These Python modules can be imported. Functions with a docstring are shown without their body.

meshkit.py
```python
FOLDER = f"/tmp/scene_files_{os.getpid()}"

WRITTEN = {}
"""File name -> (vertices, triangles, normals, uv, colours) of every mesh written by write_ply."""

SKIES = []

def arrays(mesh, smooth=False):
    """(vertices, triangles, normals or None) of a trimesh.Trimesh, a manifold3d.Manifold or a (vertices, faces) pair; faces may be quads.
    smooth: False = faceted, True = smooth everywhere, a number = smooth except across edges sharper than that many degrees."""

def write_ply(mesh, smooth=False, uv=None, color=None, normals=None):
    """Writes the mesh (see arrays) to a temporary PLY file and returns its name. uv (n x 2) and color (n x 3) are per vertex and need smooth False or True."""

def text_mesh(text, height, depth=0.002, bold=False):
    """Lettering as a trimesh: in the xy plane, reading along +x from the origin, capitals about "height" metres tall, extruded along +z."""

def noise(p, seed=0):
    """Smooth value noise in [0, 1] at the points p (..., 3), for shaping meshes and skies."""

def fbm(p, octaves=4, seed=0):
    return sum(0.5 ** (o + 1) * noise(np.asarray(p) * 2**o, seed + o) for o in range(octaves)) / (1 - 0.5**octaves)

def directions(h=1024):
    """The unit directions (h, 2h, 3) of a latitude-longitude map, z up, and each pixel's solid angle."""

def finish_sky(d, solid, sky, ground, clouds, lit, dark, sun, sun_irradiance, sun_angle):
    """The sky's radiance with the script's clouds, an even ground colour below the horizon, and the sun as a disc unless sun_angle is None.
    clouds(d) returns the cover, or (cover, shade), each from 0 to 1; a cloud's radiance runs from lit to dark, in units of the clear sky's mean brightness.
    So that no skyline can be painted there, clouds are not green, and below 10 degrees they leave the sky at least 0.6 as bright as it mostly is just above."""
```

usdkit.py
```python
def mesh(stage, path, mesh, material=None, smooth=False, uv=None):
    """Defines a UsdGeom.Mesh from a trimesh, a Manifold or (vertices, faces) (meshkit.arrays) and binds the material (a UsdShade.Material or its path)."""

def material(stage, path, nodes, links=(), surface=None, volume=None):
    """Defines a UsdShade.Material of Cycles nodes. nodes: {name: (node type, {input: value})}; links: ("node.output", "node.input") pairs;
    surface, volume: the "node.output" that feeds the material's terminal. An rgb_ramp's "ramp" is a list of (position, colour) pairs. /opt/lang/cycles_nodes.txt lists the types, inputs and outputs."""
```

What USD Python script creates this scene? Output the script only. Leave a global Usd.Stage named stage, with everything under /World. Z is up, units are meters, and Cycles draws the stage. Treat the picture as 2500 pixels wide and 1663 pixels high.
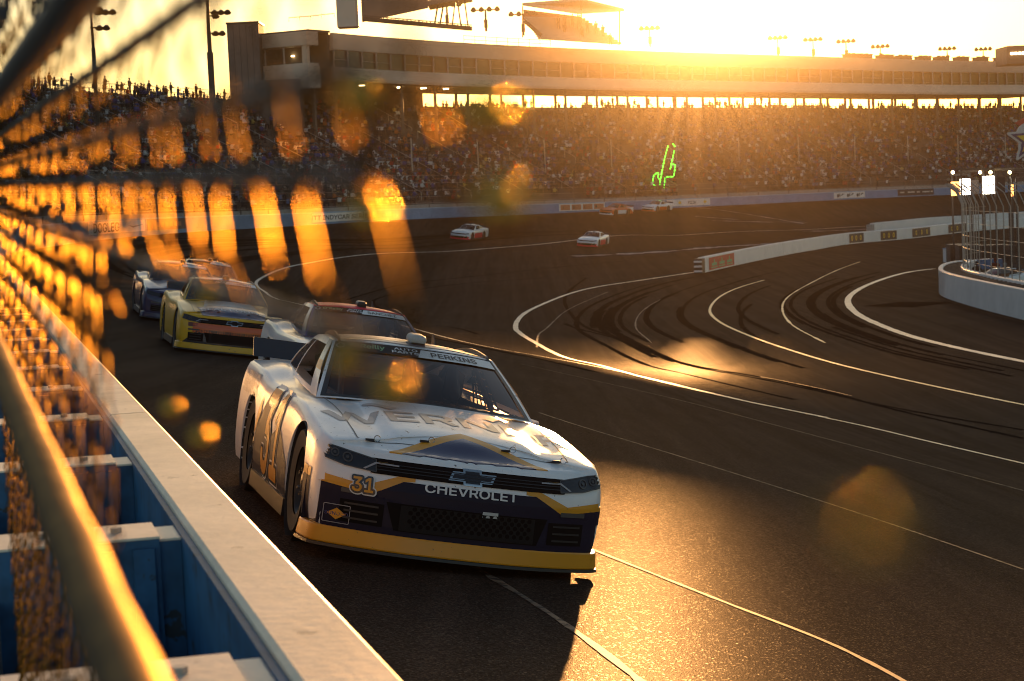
import math, random
import numpy as np, trimesh, manifold3d, usdkit, meshkit
from scipy.interpolate import RBFInterpolator, LinearNDInterpolator, CubicSpline, PchipInterpolator
from shapely.geometry import Polygon, Point, LineString, box as sbox
from shapely.ops import unary_union
from pxr import Usd, UsdGeom, UsdLux, UsdShade, Gf, Sdf, Vt
RNG = np.random.default_rng(7); random.seed(7)
stage = Usd.Stage.CreateInMemory()
UsdGeom.SetStageUpAxis(stage, 'Z'); UsdGeom.SetStageMetersPerUnit(stage, 1.0)
W = UsdGeom.Xform.Define(stage, '/World'); stage.SetDefaultPrim(W.GetPrim())
UsdGeom.Scope.Define(stage, '/World/Looks')

# ---------------------------------------------------------------- camera
F = 4861.0; ZC = 7.2
PITCH = math.atan((831.5 - 451) / F); ROLL = math.radians(2.5)
c_f = np.array([0, math.cos(PITCH), -math.sin(PITCH)]); _u0 = np.cross([1., 0, 0], c_f)
c_r = math.cos(ROLL) * np.array([1., 0, 0]) - math.sin(ROLL) * _u0
c_u = math.cos(ROLL) * _u0 + math.sin(ROLL) * np.array([1., 0, 0])
CAM = np.array([0, 0, ZC])
cam = UsdGeom.Camera.Define(stage, '/World/camera')
cam.CreateHorizontalApertureAttr(36.0); cam.CreateVerticalApertureAttr(36.0 * 681 / 1024)
cam.CreateFocalLengthAttr(F / 2500 * 36.0)
cam.CreateFStopAttr(9.0); cam.CreateFocusDistanceAttr(14.0)
cam.CreateClippingRangeAttr(Gf.Vec2f(0.02, 5000))
EXPOSURE = 1.1
cam.CreateExposureAttr(EXPOSURE)
_m = np.eye(4); _m[0, :3] = c_r; _m[1, :3] = c_u; _m[2, :3] = -c_f; _m[3, :3] = CAM
cam.AddTransformOp().Set(Gf.Matrix4d(*_m.ravel().tolist()))

# ---------------------------------------------------------------- sky and sun
SUN_AZ = math.atan2(0.0993, 1.0); SUN_EL = math.radians(4.2)
sky_m = usdkit.material(stage, '/World/Looks/sky', {
    's': ('sky_texture', {'sky_type': 'single_scattering', 'sun_disc': False, 'sun_elevation': SUN_EL, 'sun_rotation': SUN_AZ,
                          'altitude': 300.0, 'air_density': 1.0, 'aerosol_density': 1.0, 'ozone_density': 1.4}),
    'b': ('background_shader', {'strength': 0.078})}, [('s.color', 'b.color')], surface='b.background')
dome = UsdLux.DomeLight.Define(stage, '/World/sky'); dome.GetPrim().SetCustomDataByKey('kind', 'structure')
UsdShade.MaterialBindingAPI.Apply(dome.GetPrim()).Bind(sky_m)
sun = UsdLux.DistantLight.Define(stage, '/World/sun')
sun.CreateIntensityAttr(1.25); sun.CreateAngleAttr(0.53); sun.CreateNormalizeAttr(True)
sun.CreateColorAttr(Gf.Vec3f(1.0, 0.47, 0.145))
SD = np.array([math.sin(SUN_AZ) * math.cos(SUN_EL), math.cos(SUN_AZ) * math.cos(SUN_EL), math.sin(SUN_EL)])
_x = np.cross([0, 0, 1.], SD); _x /= np.linalg.norm(_x); _y = np.cross(SD, _x)
_m = np.eye(4); _m[0, :3] = _x; _m[1, :3] = _y; _m[2, :3] = SD
sun.AddTransformOp().Set(Gf.Matrix4d(*_m.ravel().tolist()))

# ---------------------------------------------------------------- helpers
S = 2500 / 2357
def ray(px, py):
    return c_f + c_r * (px * S - 1250) / F - c_u * (py * S - 831.5) / F
def at(px, py, d):
    """World point at depth d that the photo shows at (px, py)."""
    return CAM + d * ray(px, py)
used = set()
def upath(name, parent):
    base = (str(parent.GetPath()) if parent is not None else '/World') + '/' + name
    p, k = base, 0
    while p in used:
        k += 1; p = f'{base}_{k:03d}'
    used.add(p); return p
def meta(prim, label=None, cat=None, group=None, kind=None):
    for k, v in (('label', label), ('category', cat), ('group', group), ('kind', kind)):
        if v: prim.SetCustomDataByKey(k, v)
    return prim
def thing(name, label, cat, M=None, group=None):
    x = UsdGeom.Xform.Define(stage, upath(name, None))
    if M is not None: x.AddTransformOp().Set(Gf.Matrix4d(*np.asarray(M, float).T.ravel().tolist()))
    return meta(x.GetPrim(), label, cat, group)
def obj(name, mesh, mat, parent=None, smooth=False, **kw):
    m = usdkit.mesh(stage, upath(name, parent), mesh, mat, smooth=smooth)
    return meta(m.GetPrim(), **kw)
def copy(src, M, label, cat, group):
    x = UsdGeom.Xform.Define(stage, upath(src.GetName().rstrip('0123456789').rstrip('_'), None))
    x.GetPrim().GetReferences().AddInternalReference(src.GetPath())
    x.ClearXformOpOrder(); x.AddTransformOp(opSuffix='c').Set(Gf.Matrix4d(*np.asarray(M, float).T.ravel().tolist()))
    x.GetPrim().SetInstanceable(True)
    return meta(x.GetPrim(), label, cat, group)
def frame(o, x=None, y=None, z=None):
    """4x4 with origin o and given axes."""
    if z is None: z = np.cross(x, y)
    if y is None: y = np.cross(z, x)
    if x is None: x = np.cross(y, z)
    M = np.eye(4); M[:3, 0] = x / np.linalg.norm(x); M[:3, 1] = y / np.linalg.norm(y); M[:3, 2] = z / np.linalg.norm(z); M[:3, 3] = o
    return M
def upframe(o, fx):
    x = np.array([fx[0], fx[1], 0.]); x /= np.linalg.norm(x)
    return frame(o, x=x, z=np.array([0, 0, 1.]))
BF = np.array([[0, 3, 2, 1], [4, 5, 6, 7], [0, 1, 5, 4], [1, 2, 6, 5], [2, 3, 7, 6], [3, 0, 4, 7]])
class MB:
    """Collects shapes of ONE part."""
    def __init__(self): self.v, self.f, self.n = [], [], 0
    def add(self, v, f):
        v = np.asarray(v, float); f = np.asarray(f, int)
        if f.shape[1] == 4: f = np.vstack([f[:, [0, 1, 2]], f[:, [0, 2, 3]]])
        self.v.append(v); self.f.append(f + self.n); self.n += len(v); return self
    def mesh(self, m): return self.add(m.vertices, m.faces)
    def hexa(self, a): return self.add(a, BF)
    def box(self, lo, hi, M=None):
        (a, b, c), (d, e, g) = lo, hi
        v = np.array([[a, b, c], [d, b, c], [d, e, c], [a, e, c], [a, b, g], [d, b, g], [d, e, g], [a, e, g]], float)
        if M is not None: v = v @ M[:3, :3].T + M[:3, 3]
        return self.add(v, BF)
    def bar(self, p, q, w, h=None, up=(0, 0, 1)):
        """Box-section bar from p to q."""
        p, q = np.asarray(p, float), np.asarray(q, float); h = h or w
        t = q - p; L = np.linalg.norm(t); t /= L
        up = np.asarray(up, float)
        if abs(t @ up) > .98: up = np.array([1., 0, 0])
        s = np.cross(t, up); s /= np.linalg.norm(s); u = np.cross(s, t)
        return self.box((0, -w / 2, -h / 2), (L, w / 2, h / 2), frame(p, x=t, y=-s, z=u))
    def tube(self, pts, r, sides=6, closed=False):
        p = np.asarray(pts, float)
        r = np.broadcast_to(r, (len(p),))
        t = np.gradient(p, axis=0) if not closed else np.roll(p, -1, 0) - np.roll(p, 1, 0)
        t /= np.linalg.norm(t, axis=1, keepdims=True) + 1e-12
        ref = np.array([0, 0, 1.]) if np.abs(t[:, 2]).mean() < .8 else np.array([1., 0, 0])
        a = np.cross(t, ref); a /= np.linalg.norm(a, axis=1, keepdims=True) + 1e-12
        b = np.cross(t, a); g = np.arange(sides) * 2 * np.pi / sides
        v = p[:, None] + r[:, None, None] * (np.cos(g)[None, :, None] * a[:, None] + np.sin(g)[None, :, None] * b[:, None])
        n = len(p); I = np.arange(n if closed else n - 1)
        i, j = np.meshgrid(I, np.arange(sides), indexing='ij'); i2 = (i + 1) % n; j2 = (j + 1) % sides
        q = np.stack([i * sides + j, i * sides + j2, i2 * sides + j2, i2 * sides + j], -1).reshape(-1, 4)[:, ::-1]
        self.add(v.reshape(-1, 3), q)
        if not closed:
            for e, o in ((0, 1), (n - 1, -1)):
                k = np.arange(1, sides - 1)
                self.add(v[e], np.stack([0 * k, k, k + 1][::o], -1))
        return self
    def lathe(self, prof, M=None, n=24):
        """prof: (r, z) pairs turned round z."""
        prof = np.asarray(prof, float); g = np.arange(n) * 2 * np.pi / n
        v = np.stack([prof[:, None, 0] * np.cos(g), prof[:, None, 0] * np.sin(g), np.repeat(prof[:, 1:], n, 1)], -1).reshape(-1, 3)
        if M is not None: v = v @ M[:3, :3].T + M[:3, 3]
        i, j = np.meshgrid(np.arange(len(prof) - 1), np.arange(n), indexing='ij'); j2 = (j + 1) % n
        return self.add(v, np.stack([i * n + j, i * n + j2, (i + 1) * n + j2, (i + 1) * n + j], -1).reshape(-1, 4))
    def grid(self, P, closed=False):
        """P: (n, m, 3) points."""
        n, m = P.shape[:2]
        i, j = np.meshgrid(np.arange(n - 1), np.arange(m if closed else m - 1), indexing='ij'); j2 = (j + 1) % m
        return self.add(P.reshape(-1, 3), np.stack([i * m + j, i * m + j2, (i + 1) * m + j2, (i + 1) * m + j], -1).reshape(-1, 4))
    def prism(self, poly, h0, h1, M=None):
        """Extruded 2-D polygon (shapely)."""
        for g in getattr(poly, 'geoms', [poly]):
            m = trimesh.creation.extrude_polygon(g, h1 - h0, engine='earcut'); v = m.vertices + [0, 0, h0]
            if M is not None: v = v @ M[:3, :3].T + M[:3, 3]
            self.add(v, m.faces)
        return self
    def out(self): return np.vstack(self.v), np.vstack(self.f)
    def tm(self): return trimesh.Trimesh(*self.out(), process=False)
def flat_tris(poly, size):
    """2-D triangles of a polygon, none longer than size."""
    vs, fs, n = [], [], 0
    for g in getattr(poly, 'geoms', [poly]):
        if g.is_empty or g.area < 1e-7: continue
        v, f = trimesh.creation.triangulate_polygon(g, engine='earcut')
        vs.append(v); fs.append(np.asarray(f) + n); n += len(v)
    v, f = np.vstack(vs), np.vstack(fs)
    v3, f = trimesh.remesh.subdivide_to_size(np.c_[v, np.zeros(len(v))], f, size, max_iter=14)
    return v3[:, :2], f
_tx = {}
def text_poly(s, h, bold=True, slant=0.0, stretch=1.0):
    """Lettering as a 2-D shape, centred on the origin."""
    if (s, bold) not in _tx:
        m = meshkit.text_mesh(s, 1.0, 0.1, bold)
        top = m.triangles[(m.face_normals[:, 2] > .9)][:, :, :2]
        _tx[s, bold] = unary_union([Polygon(t).buffer(1e-4) for t in top])
    from shapely import affinity
    p = _tx[s, bold]; x0, y0, x1, y1 = p.bounds
    p = affinity.translate(p, -(x0 + x1) / 2, -(y0 + y1) / 2)
    return affinity.affine_transform(p, [h * stretch, h * slant, 0, h, 0, 0])
def shift(p, dx, dy):
    from shapely import affinity
    return affinity.translate(p, dx, dy)

# ---------------------------------------------------------------- materials
LK = '/World/Looks/'
def pm(name, col, rough=.6, metal=0., var=0., vscale=6., spec=.5, coat=0., bump=0., bscale=60., speck=None, emit=None, sheen=0., stripe=None):
    """Principled material; var = tone variation by noise, speck = (scale, threshold, colour) dirt."""
    N = {'p': ('principled_bsdf', {'base_color': col, 'roughness': rough, 'metallic': metal, 'specular_ior_level': spec, 'coat_weight': coat, 'coat_roughness': .08})}
    L = []
    src = None
    N['g'] = ('texture_coordinate', {})
    if var:
        N['n'] = ('noise_texture', {'scale': vscale, 'detail': 5.0, 'roughness': .65})
        lo = tuple(c * (1 - var) for c in col); hi = tuple(min(1, c * (1 + var)) for c in col)
        N['r'] = ('rgb_ramp', {'ramp': [(.3, lo), (.7, hi)]})
        L += [('g.object', 'n.vector'), ('n.fac', 'r.fac')]; src = 'r.color'
    if speck:
        N['sn'] = ('noise_texture', {'scale': speck[0], 'detail': 4.0, 'roughness': .6})
        N['sr'] = ('rgb_ramp', {'ramp': [(speck[1], (0, 0, 0)), (speck[1] + .03, (1, 1, 1))]})
        N['sx'] = ('mix', {'mix_type': 'mix', 'color1': col, 'color2': speck[2]})
        L += [('g.object', 'sn.vector'), ('sn.fac', 'sr.fac'), ('sr.color', 'sx.fac')]
        if src: L.append((src, 'sx.color1'))
        src = 'sx.color'
    if src: L.append((src, 'p.base_color'))
    if bump:
        N['bn'] = ('noise_texture', {'scale': bscale, 'detail': 3.0})
        N['b'] = ('bump', {'strength': bump, 'distance': .01})
        L += [('g.object', 'bn.vector'), ('bn.fac', 'b.height'), ('b.normal', 'p.normal')]
    if emit: N['p'][1].update(emission_color=emit[0], emission_strength=emit[1])
    return usdkit.material(stage, LK + name, N, L, surface='p.BSDF')
def pane(name, tint, refl=.08, rough=.02):
    return usdkit.material(stage, LK + name, {
        't': ('transparent_bsdf', {'color': tint}), 'g': ('glossy_bsdf', {'roughness': rough, 'color': (1, 1, 1)}), 'f': ('fresnel', {'IOR': 1.5}), 'm': ('mix_closure', {})},
        [('t.BSDF', 'm.closure1'), ('g.BSDF', 'm.closure2'), ('f.fac', 'm.fac')], surface='m.closure')
def gloss(name, col, rough, dif, mixf=.5, var=0., vscale=30.):
    """Worn tinted metal: an even glossy tint over a dull ground."""
    N = {'g': ('glossy_bsdf', {'color': col, 'roughness': rough}), 'd': ('principled_bsdf', {'base_color': dif, 'roughness': .8, 'specular_ior_level': .1}), 'm': ('mix_closure', {'fac': mixf})}
    L = [('d.BSDF', 'm.closure1'), ('g.BSDF', 'm.closure2')]
    if var:
        N['c'] = ('texture_coordinate', {}); N['n'] = ('noise_texture', {'scale': vscale, 'detail': 4.0}); N['r'] = ('rgb_ramp', {'ramp': [(.3, tuple(x * (1 - var) for x in col)), (.7, tuple(x * (1 + var) for x in col))]})
        L += [('c.object', 'n.vector'), ('n.fac', 'r.fac'), ('r.color', 'g.color')]
    return usdkit.material(stage, LK + name, N, L, surface='m.closure')
M = {}
# ---------------------------------------------------------------- ground, track and wall lines
# the near banking is a plane (where the leading car stands); the rest of the venue is interpolated from surveyed points
PN = np.array([.17978602, .06264098, .98170927]); PT = np.array([-.97971773, 14.70174646, 4.76569235])
FA = math.radians(14.7); FD = np.array([-math.sin(FA), math.cos(FA)]); FP = np.array([math.cos(FA), math.sin(FA)])  # along / across the near wall
def planez(x, y): return ((PT @ PN) - PN[0] * x - PN[1] * y) / PN[2]
XW = 0.60                                                       # near wall's track face, metres right of the camera
def near(s, x): return FP * x + FD * s
# outer wall base: plan points and heights
wb = [np.r_[near(s, XW), z] for s, z in ((-12, 5.55), (-4, 5.47), (2.98, 5.384), (8.5, 5.297), (21.7, 5.10), (40, 4.97), (70, 4.9))]
for px, d, z in ((205, 140, 4.9), (700, 190, 4.26), (1000, 220, 4.0), (1340, 248, 3.47), (1700, 272, 3.17), (1960, 288, 3.05), (2190, 303, 2.77), (2420, 320, 2.5)):
    k = ray(px, 448); wb.append(np.r_[k[0] / k[1] * d, d, z])
wb = np.array(wb); wb = np.insert(wb, 7, [-27.2, 104, 4.88], 0)
e = wb[-1] + (wb[-1] - wb[-2]) * 2.0; e[2] = 2.2; wb = np.vstack([wb, e])
_t = np.r_[0, np.cumsum(np.linalg.norm(np.diff(wb[:, :2], axis=0), axis=1))]
WT = np.linspace(0, _t[-1], 400)
WALL = np.stack([PchipInterpolator(_t, wb[:, 0])(WT), PchipInterpolator(_t, wb[:, 1])(WT), PchipInterpolator(_t, wb[:, 2])(WT)], 1)
from scipy.ndimage import gaussian_filter1d
_k = WALL.copy(); _far = np.clip((WT - 45) / 15, 0, 1)[:, None]
WALL = _k * (1 - _far) + gaussian_filter1d(_k, 12, axis=0, mode='nearest') * _far
WT = np.r_[0, np.cumsum(np.linalg.norm(np.diff(WALL[:, :2], axis=0), axis=1))]
_g = np.gradient(WALL[:, :2], axis=0); _g /= np.linalg.norm(_g, axis=1, keepdims=True)
WTAN = gaussian_filter1d(_g, 4, axis=0, mode='nearest'); WTAN /= np.linalg.norm(WTAN, axis=1, keepdims=True)
WOUT = np.stack([-WTAN[:, 1], WTAN[:, 0]], 1)                    # away from the track
def wall_at(t, off=0., dz=0.):
    """Point on the outer wall's base line at arc length t, off metres outward."""
    t = np.asarray(t, float)
    p = np.stack([np.interp(t, WT, WALL[:, k]) for k in range(3)], -1)
    o = np.stack([np.interp(t, WT, WOUT[:, k]) for k in range(2)], -1)
    p[..., :2] += o * np.expand_dims(np.asarray(off), -1) if np.ndim(off) else o * off
    p[..., 2] += dz; return p
def wall_dir(t):
    d = np.array([np.interp(t, WT, WTAN[:, k]) for k in range(2)]); return d / np.linalg.norm(d)
def wall_col(px, off=0.):
    """Arc length where the wall (off metres outward) crosses the photo's column px."""
    ts = np.linspace(60, WT[-1], 3000); p = wall_at(ts, off) - CAM
    c = (p @ c_r / (p @ c_f) * F + 1250) / S
    good = np.where(np.diff(np.sign(c - px)) != 0)[0]
    return ts[good[-1]] if len(good) else ts[np.argmin(abs(c - px))]
ctl = []
for s in np.arange(-12, 46, 6.):
    for x in (XW, 4, 8, 12, 16, 19):
        p = near(s, x); ctl.append((p[0], p[1], planez(*p)))
ctl = [c for c in ctl if True]
for q in WALL[::9]: ctl.append(tuple(q))
for t in np.arange(0, WT[-1], 14.): 
    for o in (6, 40): ctl.append(tuple(wall_at(t, o)))
def zpt(px, py, z):
    k = ray(px, py); d = (z - ZC) / k[2]; return tuple(CAM + d * k)
INNER = [(2357, 1068, .95), (1900, 962, .6), (1400, 850, .4), (950, 757, .5), (700, 703, .9), (610, 672, 1.2), (588, 651, 1.4), (620, 630, 1.7), (700, 607, 1.9), (1000, 580, 1.7), (1508, 542, .9), (1850, 529, .3), (2190, 515, -.3)]
for q in INNER: ctl.append(zpt(*q))
for q in ((1185, 745, .0), (1350, 665, .05), (1605, 628, .1), (1900, 575, -.3), (2190, 545, -.6), (1640, 720, -.05), (1960, 690, .0), (2150, 690, .1), (2357, 740, .2), (2357, 835, .2), (2000, 760, .05), (1800, 820, .1), (2357, 940, .45), (2000, 880, .3)):
    ctl.append(zpt(*q))
for q in ((30, 8, .7), (60, 40, .3), (60, 110, .2), (90, 160, -.2), (120, 220, -1.2), (160, 200, -1.), (160, 60, 0.), (150, -20, .3), (60, -20, .5), (30, -24, 1.), (160, 330, 1.5)): ctl.append(q)
ctl = np.array(ctl)
rbf = RBFInterpolator(ctl[:, :2], ctl[:, 2], kernel='linear', smoothing=.02, neighbors=120)
GX = np.arange(-130, 171, 1.25); GY = np.arange(-26, 350, 1.25)
_xx, _yy = np.meshgrid(GX, GY, indexing='ij')
GZ = rbf(np.c_[_xx.ravel(), _yy.ravel()]).reshape(_xx.shape)
_s = _xx * FD[0] + _yy * FD[1]; _l = _xx * FP[0] + _yy * FP[1]                 # exact plane close to the camera
_wt = np.clip((50 - _s) / 14, 0, 1) * np.clip((19.5 - _l) / 4, 0, 1) * np.clip((_l + 3) / 2, 0, 1); _wt = _wt * _wt * (3 - 2 * _wt)
GZ = GZ * (1 - _wt) + planez(_xx, _yy) * _wt
_lb = _l - XW; _bump = np.interp(_s, [12, 21, 31, 44, 62, 88], [0, .12, .21, .30, .2, 0]); _r = np.clip(_lb / 2.4, 0, 1); _r2 = np.clip((20 - _lb) / 8, 0, 1)
GZ = GZ + _bump * _r * _r * (3 - 2 * _r) * _r2 * _r2 * (3 - 2 * _r2)
GZ = gaussian_filter1d(gaussian_filter1d(GZ, 2.2, axis=0), 2.2, axis=1)
def H(x, y):
    """Ground height, on the mesh's own triangles."""
    x, y = np.broadcast_arrays(np.asarray(x, float), np.asarray(y, float))
    u = np.clip((x - GX[0]) / 1.25, 0, len(GX) - 1.001); v = np.clip((y - GY[0]) / 1.25, 0, len(GY) - 1.001)
    i, j = u.astype(int), v.astype(int); a, b = u - i, v - j
    z00, z10, z11, z01 = GZ[i, j], GZ[i + 1, j], GZ[i + 1, j + 1], GZ[i, j + 1]
    return np.where(a >= b, z00 + a * (z10 - z00) + b * (z11 - z10), z00 + b * (z01 - z00) + a * (z11 - z01))
def gp(px, py, dmin=3., lift=0.):
    """Where the line of sight of (px, py) meets the ground raised by lift."""
    k = ray(px, py); d = np.r_[np.arange(dmin, 60, .25), np.arange(60, 345, 1.)]
    P = CAM + d[:, None] * k; h = P[:, 2] - H(P[:, 0], P[:, 1]) - lift
    i = np.argmax(h < 0)
    if h[i] >= 0: i = len(d) - 1
    a, b = d[max(i - 1, 0)], d[i]
    for _ in range(30):
        m = (a + b) / 2; q = CAM + m * k
        if q[2] - H(q[0], q[1]) - lift > 0: a = m
        else: b = m
    return CAM + b * k
def gnormal(x, y):
    e = .7; n = np.array([H(x - e, y) - H(x + e, y), H(x, y - e) - H(x, y + e), 2 * e]); return n / np.linalg.norm(n)
def spline_px(pts, step=.6, lift=0.):
    """Smooth ground curve through photo points."""
    P = np.array([gp(*p, lift=lift)[:2] for p in pts]); t = np.r_[0, np.cumsum(np.linalg.norm(np.diff(P, axis=0), axis=1))]
    n = max(8, int(t[-1] / step)); T = np.linspace(0, t[-1], n)
    f = PchipInterpolator if len(P) > 2 else (lambda a, b: (lambda q: np.interp(q, a, b)))
    Q = np.stack([f(t, P[:, 0])(T), f(t, P[:, 1])(T)], 1)
    k = max(1, int(2.5 / step)) if len(P) > 2 else 0
    if k and n > 6 * k:
        Q2 = gaussian_filter1d(Q, k, axis=0, mode='nearest'); Q2[0], Q2[-1] = Q[0], Q[-1]; Q = Q2
    return Q
def ribbon(Q, w, lift=.008, jit=0.):
    """Sheet of width w along the plan curve Q, on the ground."""
    t = np.gradient(Q, axis=0); t /= np.linalg.norm(t, axis=1, keepdims=True) + 1e-9; n = np.stack([-t[:, 1], t[:, 0]], 1)
    ww = np.broadcast_to(w, (len(Q),)).astype(float)
    if jit: ww = ww * (1 + jit * RNG.standard_normal(len(Q)))
    cols = []
    for a in (-.5, 0, .5):
        q = Q + n * (a * ww)[:, None]; cols.append(np.c_[q, H(q[:, 0], q[:, 1]) + lift])
    b = MB(); b.grid(np.stack(cols, 1)[:, ::-1]); return b
# asphalt: aggregate that glints, seams and tyre marks along the racing line
M['asphalt'] = usdkit.material(stage, LK + 'asphalt', {
    'g': ('geometry', {}), 'n1': ('noise_texture', {'scale': .11, 'detail': 6.0, 'roughness': .6}), 'n2': ('noise_texture', {'scale': 120.0, 'detail': 2.0}),
    'v': ('voronoi_texture', {'scale': 95.0}), 'n3': ('noise_texture', {'scale': 1.4, 'detail': 5.0, 'roughness': .7}),
    'map': ('mapping', {'rotation': (0, 0, -FA), 'scale': (1.6, .03, 1.0)}), 'n4': ('noise_texture', {'scale': 1.0, 'detail': 6.0, 'roughness': .62, 'distortion': .3}),
    'r1': ('rgb_ramp', {'ramp': [(.3, (.042, .031, .025)), (.7, (.062, .046, .037))]}),
    'r4': ('rgb_ramp', {'ramp': [(.35, (.60, .60, .60)), (.62, (1.08, 1.07, 1.06))]}),
    'rv': ('rgb_ramp', {'ramp': [(0., (.6, .6, .6)), (.5, (.9, .9, .9)), (1., (1.9, 1.8, 1.7))]}),
    'sep': ('separate_color', {}), 'gs': ('rgb_ramp', {'ramp': [(.93, (0, 0, 0)), (.95, (1, 1, 1))]}),
    'sp': ('rgb_ramp', {'ramp': [(0., (.012, .012, .012)), (1., (.06, .06, .06))]}),
    'm1': ('mix', {'mix_type': 'multiply', 'fac': .9}), 'm2': ('mix', {'mix_type': 'multiply', 'fac': 1.0}),
    'add': ('math', {'math_type': 'multiply_add', 'value2': .75}),
    'b': ('bump', {'strength': .22, 'distance': .006}),
    'd': ('diffuse_bsdf', {}), 'gl': ('glossy_bsdf', {'color': (1.0, .93, .86), 'roughness': .34}), 'p': ('mix_closure', {})},
    [('g.position', 'n1.vector'), ('g.position', 'n2.vector'), ('g.position', 'v.vector'), ('g.position', 'map.vector'), ('map.vector', 'n4.vector'),
     ('n1.fac', 'r1.fac'), ('n4.fac', 'r4.fac'), ('v.color', 'sep.color'), ('sep.r', 'rv.fac'), ('sep.g', 'gs.fac'), ('gs.color', 'sp.fac'), ('sp.color', 'p.fac'), ('d.BSDF', 'p.closure1'), ('gl.BSDF', 'p.closure2'),
     ('r1.color', 'm1.color1'), ('r4.color', 'm1.color2'), ('m1.color', 'm2.color1'), ('rv.color', 'm2.color2'),
     ('m2.color', 'd.color'), ('v.distance', 'add.value1'), ('n2.fac', 'add.value3'), ('add.value', 'b.height'), ('b.normal', 'd.normal'), ('b.normal', 'gl.normal')],
    surface='p.closure')
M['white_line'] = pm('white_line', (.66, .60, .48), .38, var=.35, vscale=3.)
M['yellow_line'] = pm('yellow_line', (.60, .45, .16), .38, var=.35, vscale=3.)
M['faded_line'] = pm('faded_line', (.20, .15, .105), .62, var=.4, vscale=2., spec=.15, speck=(9., .5, (.04, .033, .03)))
M['scuff'] = pm('scuff', (.30, .28, .29), .8, var=.5, vscale=.8)
M['rubber'] = usdkit.material(stage, LK + 'rubber_mark', {'g': ('geometry', {}), 'n': ('noise_texture', {'scale': 2.5, 'detail': 4.0}), 'r': ('rgb_ramp', {'ramp': [(.3, (.020, .015, .0125)), (.7, (.036, .027, .022))]}), 'd': ('diffuse_bsdf', {})}, [('g.position', 'n.vector'), ('n.fac', 'r.fac'), ('r.color', 'd.color')], surface='d.BSDF')
M['terrain'] = pm('desert_ground', (.22, .16, .11), .95, var=.25, vscale=.05)
b = MB(); b.grid(np.stack([_xx, _yy, GZ], -1)); obj('race_track', b.out(), M['asphalt'], smooth=True, kind='structure')
b = MB(); b.box((-900, -900, -4.2), (900, 900, -4.0)); obj('terrain', b.out(), M['terrain'], kind='structure')
# painted lines
def line(pts, w, m, lift=.011, name='painted_line', jit=0.06, step=.6):
    obj(name, ribbon(spline_px(pts, step), w, lift, jit).out(), M[m], kind='structure')
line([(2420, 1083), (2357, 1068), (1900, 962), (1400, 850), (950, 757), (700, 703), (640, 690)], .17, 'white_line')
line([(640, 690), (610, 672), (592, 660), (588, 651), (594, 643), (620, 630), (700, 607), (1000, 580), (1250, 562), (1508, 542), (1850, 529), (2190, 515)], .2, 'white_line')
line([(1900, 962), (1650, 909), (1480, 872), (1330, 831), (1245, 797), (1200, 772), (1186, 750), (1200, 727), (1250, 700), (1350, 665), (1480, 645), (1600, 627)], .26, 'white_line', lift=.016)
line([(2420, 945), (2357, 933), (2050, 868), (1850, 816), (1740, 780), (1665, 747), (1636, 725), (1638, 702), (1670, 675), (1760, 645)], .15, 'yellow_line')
line([(1900, 790), (1840, 760), (1810, 735), (1800, 708), (1812, 685), (1870, 650), (1980, 603)], .10, 'yellow_line', jit=.3)
line([(1500, 790), (1470, 765), (1462, 745), (1470, 725), (1520, 690)], .07, 'faded_line', jit=.3)
line([(1236, 800), (1240, 770), (1290, 725), (1400, 672)], .07, 'faded_line', jit=.3)
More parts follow.
